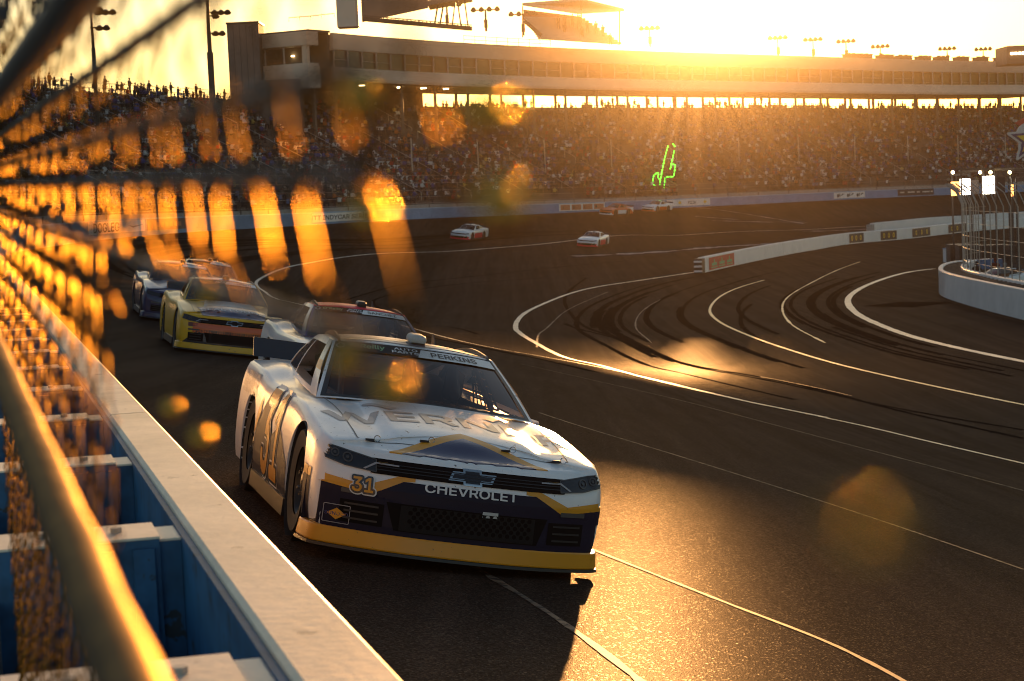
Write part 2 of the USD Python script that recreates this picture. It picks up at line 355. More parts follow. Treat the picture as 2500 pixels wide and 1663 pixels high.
line([(2500, 862), (2357, 833), (2200, 800), (2080, 770), (1990, 733), (1955, 706), (1951, 690), (1970, 670), (2050, 637), (2110, 623), (2150, 619)], .36, 'white_line')
line([(1800, 593), (2000, 590), (2180, 588)], .12, 'faded_line')
line([(2357, 1312), (2000, 1190), (1600, 1062), (1300, 970), (1240, 950)], .045, 'faded_line', lift=.004, step=.25, jit=.08)
line([(2357, 1130), (1900, 1010), (1500, 905), (1200, 838)], .06, 'faded_line', lift=.004, step=.3, jit=.08)
line([(2130, 1600), (1950, 1500), (1650, 1380), (1380, 1272), (1150, 1180)], .045, 'faded_line', lift=.004, step=.2, jit=.12)
line([(1560, 1640), (1400, 1510), (1290, 1430), (1100, 1310), (900, 1180)], .055, 'faded_line', lift=.004, step=.15, jit=.2)
line([(1960, 912), (1750, 868)], .06, 'faded_line')
for pts, w in (([(1320, 590), (1420, 586), (1560, 577)], 1.2), ([(1560, 577), (1700, 566), (1800, 560)], 1.3), ([(1800, 560), (1950, 548), (2000, 545)], 1.3), ([(1850, 533), (2010, 527)], .8),
               ([(1600, 478), (1850, 515)], .5), ([(1720, 510), (1860, 512)], .35), ([(1640, 508), (1780, 512)], .4), ([(1600, 498), (1700, 506)], .5)):
    line(pts, w * (.6 + .0), 'scuff', .012, 'tyre_scuff', jit=.45, step=.9)
for pts in ([(1760, 790), (1715, 760), (1705, 730), (1730, 700)], [(1480, 800), (1300, 700), (1350, 640)], [(2357, 990), (1900, 905), (1500, 810), (1300, 745)], [(1250, 640), (1000, 660), (860, 690), (940, 735), (1100, 770)],
            [(1450, 600), (1150, 630), (900, 660), (800, 690)], [(2357, 1010), (1750, 868), (1450, 790), (1380, 740), (1420, 690)]):
    line(pts, .22, 'rubber', .005, 'skid_mark', jit=.2)
# tyre marks that follow the pit road's curves
def resamp(Q, n=90): t = np.r_[0, np.cumsum(np.linalg.norm(np.diff(Q, axis=0), axis=1))]; T = np.linspace(0, t[-1], n); return np.stack([np.interp(T, t, Q[:, k]) for k in (0, 1)], 1)
_lanes = [resamp(spline_px(q)) for q in ([(1900, 962), (1650, 909), (1480, 872), (1330, 831), (1245, 797), (1200, 772), (1186, 750), (1200, 727), (1250, 700), (1350, 665), (1480, 645)],
    [(2357, 933), (2050, 868), (1850, 816), (1740, 780), (1665, 747), (1636, 725), (1638, 702), (1670, 675), (1760, 645), (1880, 615)], [(2357, 833), (2200, 800), (2080, 770), (1990, 733), (1955, 706), (1951, 690), (1970, 670), (2050, 637), (2110, 623)])]
_inn = resamp(spline_px([(2357, 1068), (1900, 962), (1400, 850), (950, 757), (700, 703), (610, 672), (588, 651), (620, 630), (700, 607), (1000, 580), (1508, 542)]), 160)
for k in range(26):
    j, a = k % 2, RNG.uniform(.08, .92); L0 = _lanes[j] * (1 - a) + _lanes[j + 1] * a; i0 = RNG.integers(0, 45); i1 = RNG.integers(i0 + 22, 90)
    obj('skid_mark', ribbon(resamp(L0[i0:i1], 60), RNG.uniform(.12, .4), .005, .12).out(), M['rubber'], kind='structure')
for k in range(16):                                             # and the banked groove
    o = RNG.uniform(2.5, 11); i0 = RNG.integers(0, 100); i1 = RNG.integers(i0 + 30, 160); tn = np.gradient(_inn, axis=0); tn /= np.linalg.norm(tn, axis=1, keepdims=True)
    obj('skid_mark', ribbon(resamp((_inn + np.stack([tn[:, 1], -tn[:, 0]], 1) * -o * np.clip(np.sin(np.linspace(.2, 2.9, 160)), .5, 1)[:, None])[i0:i1], 80), RNG.uniform(.2, .6), .004, .1).out(), M['rubber'], kind='structure')
b = ribbon(np.array([gp(2030, 700)[:2], gp(2150, 702)[:2]]), 3.2, .012); obj('patch_of_dark_asphalt', b.out(), M['rubber'], kind='structure')
# ---------------------------------------------------------------- materials of the venue
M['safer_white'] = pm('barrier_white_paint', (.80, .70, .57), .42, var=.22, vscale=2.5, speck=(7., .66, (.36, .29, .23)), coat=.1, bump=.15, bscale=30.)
M['safer_blue'] = pm('barrier_blue_paint', (.022, .10, .215), .5, var=.4, vscale=7., speck=(12., .62, (.03, .04, .05)))
M['far_blue'] = pm('far_wall_blue', (.13, .25, .43), .6, var=.15, vscale=.6)
M['far_cap'] = pm('far_wall_cap', (.30, .42, .58), .6, var=.2, vscale=1.)
M['far_white'] = pm('far_white', (.72, .70, .68), .55, var=.1, vscale=1.)
M['pit_white'] = pm('pit_wall_paint', (.74, .70, .68), .5, var=.08, vscale=.7)
M['concrete'] = pm('concrete', (.34, .31, .28), .85, var=.2, vscale=3., bump=.3)
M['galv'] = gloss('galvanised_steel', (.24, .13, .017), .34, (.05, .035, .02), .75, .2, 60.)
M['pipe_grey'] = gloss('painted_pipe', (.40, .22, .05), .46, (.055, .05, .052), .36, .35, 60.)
M['dark_pipe'] = pm('dark_pipe', (.05, .05, .055), .5, metal=.4)
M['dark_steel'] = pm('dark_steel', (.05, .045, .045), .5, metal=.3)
M['stand'] = pm('bleacher_deck', (.10, .075, .065), .8, var=.25, vscale=.4)
M['rail'] = pm('handrail', (.45, .40, .36), .4, metal=.7)
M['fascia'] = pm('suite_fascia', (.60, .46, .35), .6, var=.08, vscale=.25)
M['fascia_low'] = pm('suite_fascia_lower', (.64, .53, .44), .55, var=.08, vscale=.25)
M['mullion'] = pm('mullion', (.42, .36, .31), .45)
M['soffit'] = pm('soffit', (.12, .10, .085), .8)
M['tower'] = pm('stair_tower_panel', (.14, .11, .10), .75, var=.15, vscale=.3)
M['win'] = usdkit.material(stage, LK + 'suite_glass', {
    'd': ('principled_bsdf', {'base_color': (.018, .014, .010), 'roughness': .08, 'specular_ior_level': .5}), 'o': ('object_info', {}),
    'r': ('rgb_ramp', {'ramp': [(0., (.008, .007, .006)), (.7, (.03, .024, .016)), (1., (.09, .07, .045))]})},
    [('o.random', 'r.fac'), ('r.color', 'd.base_color')], surface='d.BSDF')
M['black'] = pm('black_plastic', (.012, .012, .014), .4)
M['lamp_glow'] = pm('lit_fitting', (.9, .7, .4), .5, emit=((1.0, .72, .32), 9.))
M['panel_glow'] = pm('lit_panel', (.9, .8, .7), .5, emit=((1.0, .86, .66), 5.))
M['panel_orange'] = pm('lit_panel_orange', (.9, .5, .2), .5, emit=((1.0, .36, .08), 2.2))
M['led_green'] = pm('green_led', (.1, .9, .1), .5, emit=((.08, 1.0, .03), 2.2))
M['red'] = pm('red_vinyl', (.50, .035, .03), .5); M['yellow'] = pm('yellow_vinyl', (.80, .50, .04), .5)
M['navy'] = pm('navy_vinyl', (.03, .03, .12), .5); M['orange_box'] = pm('orange_vinyl', (.50, .16, .07), .5)
M['dark_banner'] = pm('dark_banner', (.03, .02, .025), .5); M['maroon'] = pm('maroon_banner', (.13, .035, .03), .5)
M['silver'] = pm('silver_vinyl', (.5, .5, .5), .4); M['green_vinyl'] = pm('green_vinyl', (.16, .38, .20), .5)
# ---------------------------------------------------------------- near wall (steel and foam barrier) and the fence beside the lens
def wz(s): return planez(*near(s, XW))
def P3(s, x, z): q = near(s, x); return np.array([q[0], q[1], z])
def pbox(b, s0, s1, x0, x1, zb, zt):
    """Box along the near wall; zb, zt are heights above the track at the wall."""
    v = [P3(s, x, wz(s) + z) for z in (zb, zt) for s, x in ((s0, x0), (s0, x1), (s1, x1), (s1, x0))]
    return b.add(v, BF)
sb = thing('steel_foam_barrier', 'pale steel topped crash barrier with blue braces beside the leading white car', 'barrier')
cuts = [.6, 8.05, 21.5, 33.5, 46]
for a, c in zip(cuts, cuts[1:]):
    b = MB(); n = max(2, int((c - a) / 1.2))
    prof = [(.437, .80), (.437, 1.06), (.447, 1.07), (.588, 1.07), (.6, 1.058), (.6, .05)]
    G = np.array([[P3(s, x, wz(s) + z) for x, z in prof] for s in np.linspace(a + .012, c - .012, n)]); b.grid(G)
    for k in (0, n - 1): b.add(G[k], [[0, 1, 2], [0, 2, 3], [0, 3, 4], [0, 4, 5]])
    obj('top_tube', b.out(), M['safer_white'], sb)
b = MB(); pbox(b, .6, 46, .419, .4365, -.1, 1.052); obj('back_sheet', b.out(), M['safer_blue'], sb)
for k in range(14):
    s = 1.65 + 1.65 * k
    if s > 23: break
    b = MB(); pbox(b, s - .12, s + .12, -.02, .365, .0, 1.05); pbox(b, s - .10, s + .10, .365, .418, .0, 1.04)
    br = obj('brace', b.out(), M['safer_blue'], sb)
    b = MB(); pbox(b, s - .124, s + .124, -.02, .366, 1.05, 1.056); pbox(b, s - .103, s + .103, .3665, .418, 1.04, 1.046); obj('brace_cap', b.out(), M['safer_white'], br)
    for x in (.03, .12, .21, .30):
        b = MB(); pbox(b, s - .14, s - .1205, x, x + .05, .0, 1.03); obj('brace_rib', b.out(), M['safer_blue'], br)
    for x in (.09, .27): obj('brace_bolt', MB().mesh(trimesh.creation.cylinder(.014, .012, 6, transform=trimesh.transformations.translation_matrix(P3(s, x, wz(s) + 1.062)))).out(), M['rail'], br)
b = MB(); pbox(b, .3, 46, -.02, .418, -.1, .0); obj('barrier_footing', b.out(), M['concrete'], sb)
cw = thing('concrete_wall', 'grey concrete retaining wall carrying the wire fence', 'wall')
b = MB(); pbox(b, -3, 46, -.5, -.025, -.6, .93); obj('wall_body', b.out(), M['concrete'], cw)
# the fence: woven wire close in front of the lens, strained between pipes and cables
XF = .085
_fd = ray(-165, 426); _fd = _fd / np.linalg.norm(_fd); _fp = np.array([_fd[1], -_fd[0], 0.]); _fp /= np.linalg.norm(_fp)
def PF(s, x, dz): return CAM + _fd * s + _fp * x + np.array([0, 0, dz])
fe = thing('wire_fence', 'galvanised wire mesh fence with pipe rails right beside the lens', 'fence')
pw, ph = .0745, .062
def zig(i, lo, hi, r=.0009):
    s0 = .345 + i * pw / 2; pts = []
    n0, n1 = int(math.floor(lo / (ph / 2))), int(math.ceil(hi / (ph / 2)))
    for j in range(n0, n1 + 1):
        sg = 1 if (j + i) % 2 else -1
        for e in (-.18, .18):
            pts.append(PF(s0 + sg * pw / 4 * .98, XF + .0018 * (1 if e < 0 else -1) + .0012 * math.sin(i * 1.7 + j * .37), (j + e) * ph / 2 + .0005 * math.sin(j * 2.1 + i)))
    return MB().tube(pts, r, 5)
for i in range(74):
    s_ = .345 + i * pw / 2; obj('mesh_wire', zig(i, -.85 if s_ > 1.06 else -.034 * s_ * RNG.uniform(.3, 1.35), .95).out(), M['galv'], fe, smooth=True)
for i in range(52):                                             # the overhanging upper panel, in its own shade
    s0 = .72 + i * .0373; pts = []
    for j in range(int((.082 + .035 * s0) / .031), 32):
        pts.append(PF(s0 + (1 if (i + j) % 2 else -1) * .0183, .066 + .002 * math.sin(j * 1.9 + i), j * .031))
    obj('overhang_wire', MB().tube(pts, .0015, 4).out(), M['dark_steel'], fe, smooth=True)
_pn = np.cross(_fd, [0, 0, 1.])
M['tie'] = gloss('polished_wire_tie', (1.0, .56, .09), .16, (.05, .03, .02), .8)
for px, py, r in ((1155, 420, .0042), (850, 458, .0040), (797, 803, .0036), (902, 862, .0040), (2010, 1195, .0017), (482, 668, .0036), (393, 925, .0040), (462, 990, .0040), (1120, 205, .0042), (830, 190, .0042)):
    k = ray(px, py); o = CAM + _fp * XF; tt_ = ((o - CAM) @ _pn) / (k @ _pn) * (.8 if px > 1900 else 1.); c_ = CAM + k * tt_ - [0, 0, r * .8]
    ti = MB().mesh(trimesh.creation.icosphere(2, r).apply_translation(c_)); a_ = np.linspace(0, 6.3 * 2, 20)
    ti.tube(np.array([c_ + _fp * .0012 * np.cos(a) + np.array([0, 0, 1.]) * (.0012 * np.sin(a)) + _fd * (.0004 * a) for a in a_]), .0006, 4)
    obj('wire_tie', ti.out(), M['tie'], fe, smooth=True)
for sl, r in ((.67, .0035), (.25, .0025), (-.02, .0025), (-.45, .0025)):
    b = MB(); b.tube([PF(s, XF + .004, XF * sl) for s in np.linspace(.42, 8, 40)], r, 6); obj('strand_cable', b.out(), M['dark_steel'], fe, smooth=True)
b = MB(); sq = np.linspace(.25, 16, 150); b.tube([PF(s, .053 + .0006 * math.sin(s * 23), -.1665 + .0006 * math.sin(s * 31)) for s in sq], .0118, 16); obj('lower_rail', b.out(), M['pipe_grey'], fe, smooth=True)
b = MB(); b.tube([PF(s, .085, .1) for s in np.linspace(.4, 16, 60)], .0135, 12); obj('upper_rail', b.out(), M['dark_pipe'], fe, smooth=True)
# ---------------------------------------------------------------- far wall, catch fence
T0 = float(WT[np.argmax(WALL[:, 1] > 46)])
T1 = wall_col(2420)
fw = thing('far_track_wall', 'long pale blue track wall curving round the far turn', 'wall')
def sweep(prof, t0, t1, step=2.5, closed=True):
    """Profile of (outward offset, height above the wall's foot) swept along the outer wall line."""
    n = max(2, int((t1 - t0) / step)); T = np.linspace(t0, t1, n)
    G = np.stack([wall_at(T, o, z) for o, z in prof], 1); b = MB(); b.grid(G[:, ::-1], closed=closed)
    if closed:
        k = len(prof); q = np.arange(1, k - 1)
        b.add(G[0], np.stack([0 * q, q, q + 1], 1)); b.add(G[-1], np.stack([0 * q, q + 1, q], 1))
    return b
TE = WT[-1] - 8
obj('wall_face', sweep([(0, -.3), (0, 1.0), (.5, 1.0), (.5, -.3)], T0, TE).out(), M['far_blue'], fw)
obj('wall_cap', sweep([(-.01, 1.0), (-.01, 1.1), (.52, 1.1), (.52, 1.0)], T0, TE).out(), M['far_cap'], fw)
cf = thing('catch_fence', 'tall thin catch fence standing along the far blue wall', 'fence')
for z in (1.6, 2.3, 3.0, 3.8, 4.6):
    obj('strand_cable', MB().tube(wall_at(np.arange(T0 + 40, TE, 3.), .3, z), .012, 3).out(), M['rail'], cf)
for t in np.arange(T0 + 40, TE, 6.5):
    obj('fence_post', MB().tube([wall_at(t, .35, .9), wall_at(t, .35, 4.3), wall_at(t, -.5, 5.2)], .05, 5).out(), M['stand'], cf)
# printed banners on walls
def wall_banner(c0, c1, base, marks, label, z0=.12, z1=.98):
    ta, tb = wall_col(c0), wall_col(c1)
    bn = thing('wall_banner', label, 'banner')
    obj('sheet', sweep([(-.004, z0), (-.004, z1), (-.03, z1), (-.03, z0)], ta, tb, 1.5).out(), M[base], bn)
    L = tb - ta; Z = z1 - z0
    for shp, m, nm in marks:
        v, f = flat_tris(shp, .6); x = ta + np.clip(v[:, 0], 0, 1e9) ; p = wall_at(x, -.036, 0); p[:, 2] += z0 + v[:, 1]
        obj(nm, (p, f), M[m], bn)
    return L
def txt(s, h, cx, cy, **k): return shift(text_poly(s, h, **k), cx, cy)
def wl(c0, c1): return wall_col(c1) - wall_col(c0)
L = wl(205, 335); wall_banner(205, 335, 'far_white', [(txt('DOGLEG', .62, L * .33, .43, slant=.15, stretch=L * .45 / 2.9 / .62 * .55), 'black', 'lettering'), (Polygon([(L * .72, .5), (L * .8, .3), (L * .98, .5), (L * .8, .42)]), 'dark_banner', 'emblem')], 'white wall banner lettered DOGLEG on the far blue wall')
L = wl(340, 430); wall_banner(340, 430, 'maroon', [(Point(L * .1, .43).buffer(.34).difference(Point(L * .1, .43).buffer(.22)), 'red', 'emblem')] + [(sbox(L * (.25 + .11 * k), .25, L * (.32 + .11 * k), .6), 'orange_box', 'lettering') for k in range(6)], 'dark red wall banner with a ring emblem beside the DOGLEG banner')
L = wl(720, 850); wall_banner(720, 850, 'far_white', [(txt('NTT INDYCAR SERIES', .42, L * .5, .43, slant=.2, stretch=L * .85 / (18 * .42 * .62)), 'black', 'lettering')], 'white wall banner lettered NTT INDYCAR SERIES on the far blue wall')
L = wl(1288, 1393); wall_banner(1288, 1393, 'far_white', [(sbox(L * (.03 + .245 * k), .1, L * (.24 + .245 * k), .76), 'orange_box', 'square') for k in range(4)] + [(Point(L * (.08 + .245 * k), .43).buffer(.22), 'dark_banner', 'emblem') for k in range(4)], 'banner of four orange brown squares on the far blue wall')
L = wl(1535, 1635); wall_banner(1535, 1635, 'far_white', [(Polygon([(L * a, .2), (L * a + .4, .43), (L * a, .7), (L * a - .4, .43)]), 'yellow', 'emblem') for a in (.3, .88)] + [(txt('PIZZA', .4, L * .58, .42), 'black', 'lettering')], 'white wall banner with yellow diamonds behind the white racing car at the far wall')
L = wl(1920, 1992); wall_banner(1920, 1992, 'far_white', [(unary_union([Point(L * a - .5, .4).buffer(.25), sbox(L * a - .2, .25, L * a, .7), Polygon([(L * a, .3), (L * a + .9, .6), (L * a + .5, .7)])]), 'dark_banner', 'lettering') for a in (.2, .52, .83)], 'white wall banner with three dark marks on the far blue wall')
L = wl(2067, 2150); wall_banner(2067, 2150, 'dark_banner', [(sbox(L * a, .38, L * a + L * w, .58), 'silver', 'lettering') for a, w in ((.06, .12), (.27, .2), (.52, .09), (.68, .2), (.91, .06))], 'black wall banner with small pale lettering on the far blue wall', z1=1.05)
# ---------------------------------------------------------------- grandstand and crowd
NR, RP, RH, RO, RZ = 28, .95, .478, 6.0, 1.5
TS0 = float(WT[np.argmax(WALL[:, 1] > 30)])
gs = thing('grandstand', 'huge banked grandstand packed with spectators round the far turn', 'grandstand')
for k in range(NR):
    o, z = RO + RP * k, RZ + RH * k
    obj('bleacher_row', sweep([(o, z - RH), (o, z), (o + RP, z), (o + RP, z - .2)], TS0, TE, 4., closed=False).out(), M['stand'], gs)
obj('back_wall', sweep([(RO + RP * NR, RZ + RH * NR + .1), (RO + RP * NR + .3, RZ + RH * NR + .1), (RO + RP * NR + .3, -6), (RO + RP * NR, -6)], TS0, TE, 4.).out(), M['stand'], gs)
obj('front_wall', sweep([(RO, RZ), (RO - .2, RZ), (RO - .2, -1), (RO, -1)], TS0, TE, 4.).out(), M['concrete'], gs)
def row_z(t, o): return wall_at(t, o)[2] + RZ + RH * (o - RO) / RP
aisles = np.arange(TS0 + 4, TE, 10.5)
for t in aisles:
    for a, c in ((1, 9), (10, 18), (19, 27)):
        pts = [wall_at(t + .0 * k, RO + RP * k, RZ + RH * k + .95) for k in (a, c)]
        b = MB().tube(pts, .035, 4)
        for k in range(a, c + 1, 2): b.bar(wall_at(t, RO + RP * k, RZ + RH * k), wall_at(t, RO + RP * k, RZ + RH * k + .95), .05)
        obj('aisle_rail', b.out(), M['rail'], gs)
TL = wall_col(530, 33.)
rb = MB()
for z in (.6, 1.15): rb.tube(wall_at(np.arange(TS0, TL, 2.), RO + RP * NR, RZ + RH * NR + z), .03, 4)
for t in np.arange(TS0, TL, 2.4): rb.bar(wall_at(t, RO + RP * NR, RZ + RH * NR), wall_at(t, RO + RP * NR, RZ + RH * NR + 1.15), .05)
obj('top_rail', rb.out(), M['dark_steel'], gs)
def hullm(sph):
    pts = []
    ic = trimesh.creation.icosphere(subdivisions=1).vertices
    for c, r in sph: pts.append(ic * r + np.array(c))
    return trimesh.convex.convex_hull(np.vstack(pts))
def person_mesh(seated=True, arm=0., v=0):
    """Low figure of joined hulls: legs, trunk, arms, neck and head; x is the way it faces."""
    ms = []
    hz = .47 if seated else .92
    for s in (-.1, .1):
        if seated: ms += [hullm([((.0, s, hz), .085), ((.42, s * 1.2, hz + .02), .065)]), hullm([((.42, s * 1.2, hz + .02), .062), ((.40, s * 1.2, .06), .045)]), hullm([((.38, s * 1.2, .05), .045), ((.52, s * 1.3, .04), .035)])]
        else: ms += [hullm([((0, s * .9, hz), .095), ((.02, s * 1.1, .5), .065)]), hullm([((.02, s * 1.1, .5), .062), ((-.01, s * 1.2, .07), .045)]), hullm([((-.02, s * 1.2, .05), .045), ((.14, s * 1.25, .04), .035)])]
    ms.append(hullm([((0, -.08, hz + .02), .13), ((0, .08, hz + .02), .13), ((.0, -.13, hz + .45), .11), ((.0, .13, hz + .45), .11)]))
    ms.append(hullm([((0, 0, hz + .5), .055), ((.01, 0, hz + .62), .05)])); ms.append(hullm([((.02, 0, hz + .70), .095), ((.01, 0, hz + .75), .1)]))
    for s in (-1, 1):
        e = (.12, s * .26, hz + .24 + arm * .3); h = (.34, s * .14, hz + .18 + arm * .55)
        ms += [hullm([((0, s * .2, hz + .46), .06), (e, .048)]), hullm([(e, .045), (h, .036)]), hullm([(h, .04), ((h[0] + .07, h[1], h[2] + .02), .03)])]
    return trimesh.util.concatenate(ms)
def cloth(name, c, hz):
    """Dark trousers, a shirt of colour c, skin and hair, told apart by height on the figure."""
    return usdkit.material(stage, LK + name, {'g': ('texture_coordinate', {}), 's': ('separate_xyz', {}), 'd': ('math', {'math_type': 'divide', 'value2': 2.0}),
        'r': ('rgb_ramp', {'interpolate': False, 'ramp': [(0., (.03, .032, .045)), ((hz + .10) / 2, c), ((hz + .58) / 2, (.22, .12, .08)), ((hz + .74) / 2, tuple(.25 * x + .01 for x in c))]}), 'p': ('principled_bsdf', {'roughness': .85, 'specular_ior_level': .15})},
        [('g.object', 's.vector'), ('s.z', 'd.value1'), ('d.value', 'r.fac'), ('r.color', 'p.base_color')], surface='p.BSDF')
cols = [(.55, .53, .52), (.05, .05, .06), (.35, .04, .04), (.06, .07, .20), (.20, .19, .19), (.62, .60, .60), (.10, .08, .07), (.40, .14, .05), (.16, .18, .30), (.30, .24, .18), (.45, .34, .10), (.03, .03, .035)]
cr = UsdGeom.PointInstancer.Define(stage, upath('crowd', None)); meta(cr.GetPrim(), 'dense seated crowd filling the banked grandstand', 'crowd', kind='stuff')
pr = cr.CreatePrototypesRel(); seat = [person_mesh(True, a) for a in (0., .2, .9)]; stnd = person_mesh(False, .1)
for k, c in enumerate(cols):
    p = f'/World/crowd/spectator_{k:03d}'; usdkit.mesh(stage, p, seat[k % 3] if k % 4 != 3 else stnd, cloth(f'clothes_{k}', c, .47 if k % 4 != 3 else .92)); pr.AddTarget(p)
pos, idx, ori = [], [], []
for k in range(NR):
    o = RO + RP * k + .45
    for t in np.arange(TS0 + .5, TE - 1, .56):
        if np.min(abs(aisles - t)) < .75 or RNG.random() < .20 + .25 * (k < 3) + .45 * float(meshkit.noise(np.array([t * .09, k * .22, 3.])) > .62): continue
        tt = t + RNG.uniform(-.1, .1); p = wall_at(tt, o + RNG.uniform(-.1, .1), RZ + RH * k)
        i = int(RNG.choice(12, p=np.array([.10, .17, .07, .10, .13, .06, .14, .04, .06, .05, .02, .06])))
        a = math.atan2(*(-np.array([np.interp(tt, WT, WOUT[:, 1]), np.interp(tt, WT, WOUT[:, 0])]))) + RNG.uniform(-.5, .5)
        pos.append(p); idx.append(i); ori.append((math.cos(a / 2), math.sin(a / 2)))
cr.CreatePositionsAttr(Vt.Vec3fArray.FromNumpy(np.array(pos, np.float32))); cr.CreateProtoIndicesAttr(Vt.IntArray.FromNumpy(np.array(idx, np.int32)))
cr.CreateOrientationsAttr(Vt.QuathArray([Gf.Quath(w, 0, 0, z) for w, z in ori]))
# standing figures against the sky on the top row
pl = ['dark silhouetted spectator standing on the top row of the grandstand against the sky', 'spectators along the top of the grandstand']
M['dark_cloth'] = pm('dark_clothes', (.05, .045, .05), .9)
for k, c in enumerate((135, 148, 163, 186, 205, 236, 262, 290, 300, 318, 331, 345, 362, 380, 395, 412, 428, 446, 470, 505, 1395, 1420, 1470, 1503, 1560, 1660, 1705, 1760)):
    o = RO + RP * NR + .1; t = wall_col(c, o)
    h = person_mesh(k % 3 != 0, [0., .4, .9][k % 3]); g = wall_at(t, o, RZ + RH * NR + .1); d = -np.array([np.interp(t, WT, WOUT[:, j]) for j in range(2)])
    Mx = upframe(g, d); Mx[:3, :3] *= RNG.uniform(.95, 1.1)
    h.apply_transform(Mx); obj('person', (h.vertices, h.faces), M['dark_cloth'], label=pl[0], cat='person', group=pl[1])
# ---------------------------------------------------------------- suite building over the stand
BO, BD = 22.0, 11.5
TB0, TB1 = wall_col(778, BO), TE - 4
def zb(t): return 20.1 + .5 - 1.5 * np.clip((t - TB0) / (TB1 - TB0) * 1.25, 0, 1)
def bsweep(prof, t0, t1, step=3., closed=True):
    n = max(2, int((t1 - t0) / step)); T = np.linspace(t0, t1, n); Zb = zb(T)
    G = []
    for o, z in prof:
        p = wall_at(T, o); p[:, 2] = Zb + z; G.append(p)
    G = np.stack(G, 1); b = MB(); b.grid(G[:, ::-1], closed=closed)
    if closed:
        k = len(prof); q = np.arange(1, k - 1); b.add(G[0], np.stack([0 * q, q, q + 1], 1)); b.add(G[-1], np.stack([0 * q, q + 1, q], 1))
    return b
def bp(t, o, z): p = wall_at(t, o); p[2] = zb(t) + z; return p
su = thing('suite_building', 'long curved beige suite building with a window band above the grandstand', 'building')
obj('upper_fascia', bsweep([(BO - .5, 3.75), (BO - .7, 5.7), (BO - .2, 5.7), (BO, 3.6)], TB0, TB1).out(), M['fascia'], su, smooth=20)
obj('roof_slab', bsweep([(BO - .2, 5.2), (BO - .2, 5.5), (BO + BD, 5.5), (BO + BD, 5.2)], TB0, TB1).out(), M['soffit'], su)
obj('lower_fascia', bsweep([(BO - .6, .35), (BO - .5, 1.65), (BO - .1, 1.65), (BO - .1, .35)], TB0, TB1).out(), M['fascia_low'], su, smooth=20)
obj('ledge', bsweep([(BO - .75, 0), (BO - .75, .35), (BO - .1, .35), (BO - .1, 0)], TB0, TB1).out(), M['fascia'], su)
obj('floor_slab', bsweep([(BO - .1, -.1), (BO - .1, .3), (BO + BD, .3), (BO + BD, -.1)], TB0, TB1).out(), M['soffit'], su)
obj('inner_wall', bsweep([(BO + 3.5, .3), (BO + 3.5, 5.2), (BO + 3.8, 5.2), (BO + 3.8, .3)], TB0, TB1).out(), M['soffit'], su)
mods = np.arange(TB0 + .3, TB1 - 2.6, 2.6)
for k, t in enumerate(mods):
    pj = .55 if 46 < k < 62 else 0.
    b = MB(); b.bar(bp(t, BO - .35 - pj * .2, 1.6), bp(t, BO - .42, 3.8), .16, .2); obj('mullion', b.out(), M['mullion'], su)
    q = [bp(t + .1, BO - .22, 1.65), bp(t + 2.5, BO - .22, 1.65), bp(t + 2.5, BO - .22, 3.75), bp(t + .1, BO - .22, 3.75)]
    wdw = obj('window', MB().add(q, [[0, 1, 2, 3]]).out(), M['win'], su)
    if k % 3 != 1: obj('sash_bar', MB().bar(bp(t + .1, BO - .28, 2.55 - pj), bp(t + 2.5, BO - .28, 2.55 - pj), .08, .06).out(), M['mullion'], wdw)
_tc = wall_col(1005, RO + RP * NR)
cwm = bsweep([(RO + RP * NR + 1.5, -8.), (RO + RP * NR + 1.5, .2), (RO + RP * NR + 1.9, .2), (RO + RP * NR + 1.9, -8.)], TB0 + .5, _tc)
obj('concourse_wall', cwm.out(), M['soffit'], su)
for t in np.arange(TB0 + 2, TB1, 6.):
    b = MB(); z0 = row_z(t, BO + 1.) - zb(t); b.bar(bp(t, BO + 1., z0), bp(t, BO + 1., 0), .35); obj('column', b.out(), M['soffit'], su)
    b = MB(); z0 = row_z(t, BO + 9) - zb(t); b.bar(bp(t + 2, RO + RP * NR + .8, -6), bp(t + 2, RO + RP * NR + .8, 0), .4); obj('column', b.out(), M['soffit'], su)
for t in np.arange(TB0 + 3, TB1, 13.): obj('column', MB().tube([bp(t, BO - 9., row_z(t, BO - 9.) - zb(t)), bp(t, BO - 9., row_z(t, BO - 9.) - zb(t) + 4.5)], .09, 6).out(), M['rail'], su)
rl = MB()
for z in (6.2, 6.7): rl.tube([bp(t, BO - .1, z) for t in np.arange(wall_col(1085, BO), wall_col(1290, BO), 2.)], .03, 4)
for t in np.arange(wall_col(1085, BO), wall_col(1290, BO), 2.): rl.bar(bp(t, BO - .1, 5.6), bp(t, BO - .1, 6.8), .06)
obj('roof_rail', rl.out(), M['dark_steel'], su)
for k, c in enumerate((848, 935, 990, 1040)): obj('ceiling_lamp', MB().mesh(trimesh.creation.box((.7, .7, .12), trimesh.transformations.translation_matrix(bp(wall_col(c, BO + 2), BO + 2, -.2)))).out(), M['lamp_glow'], su)
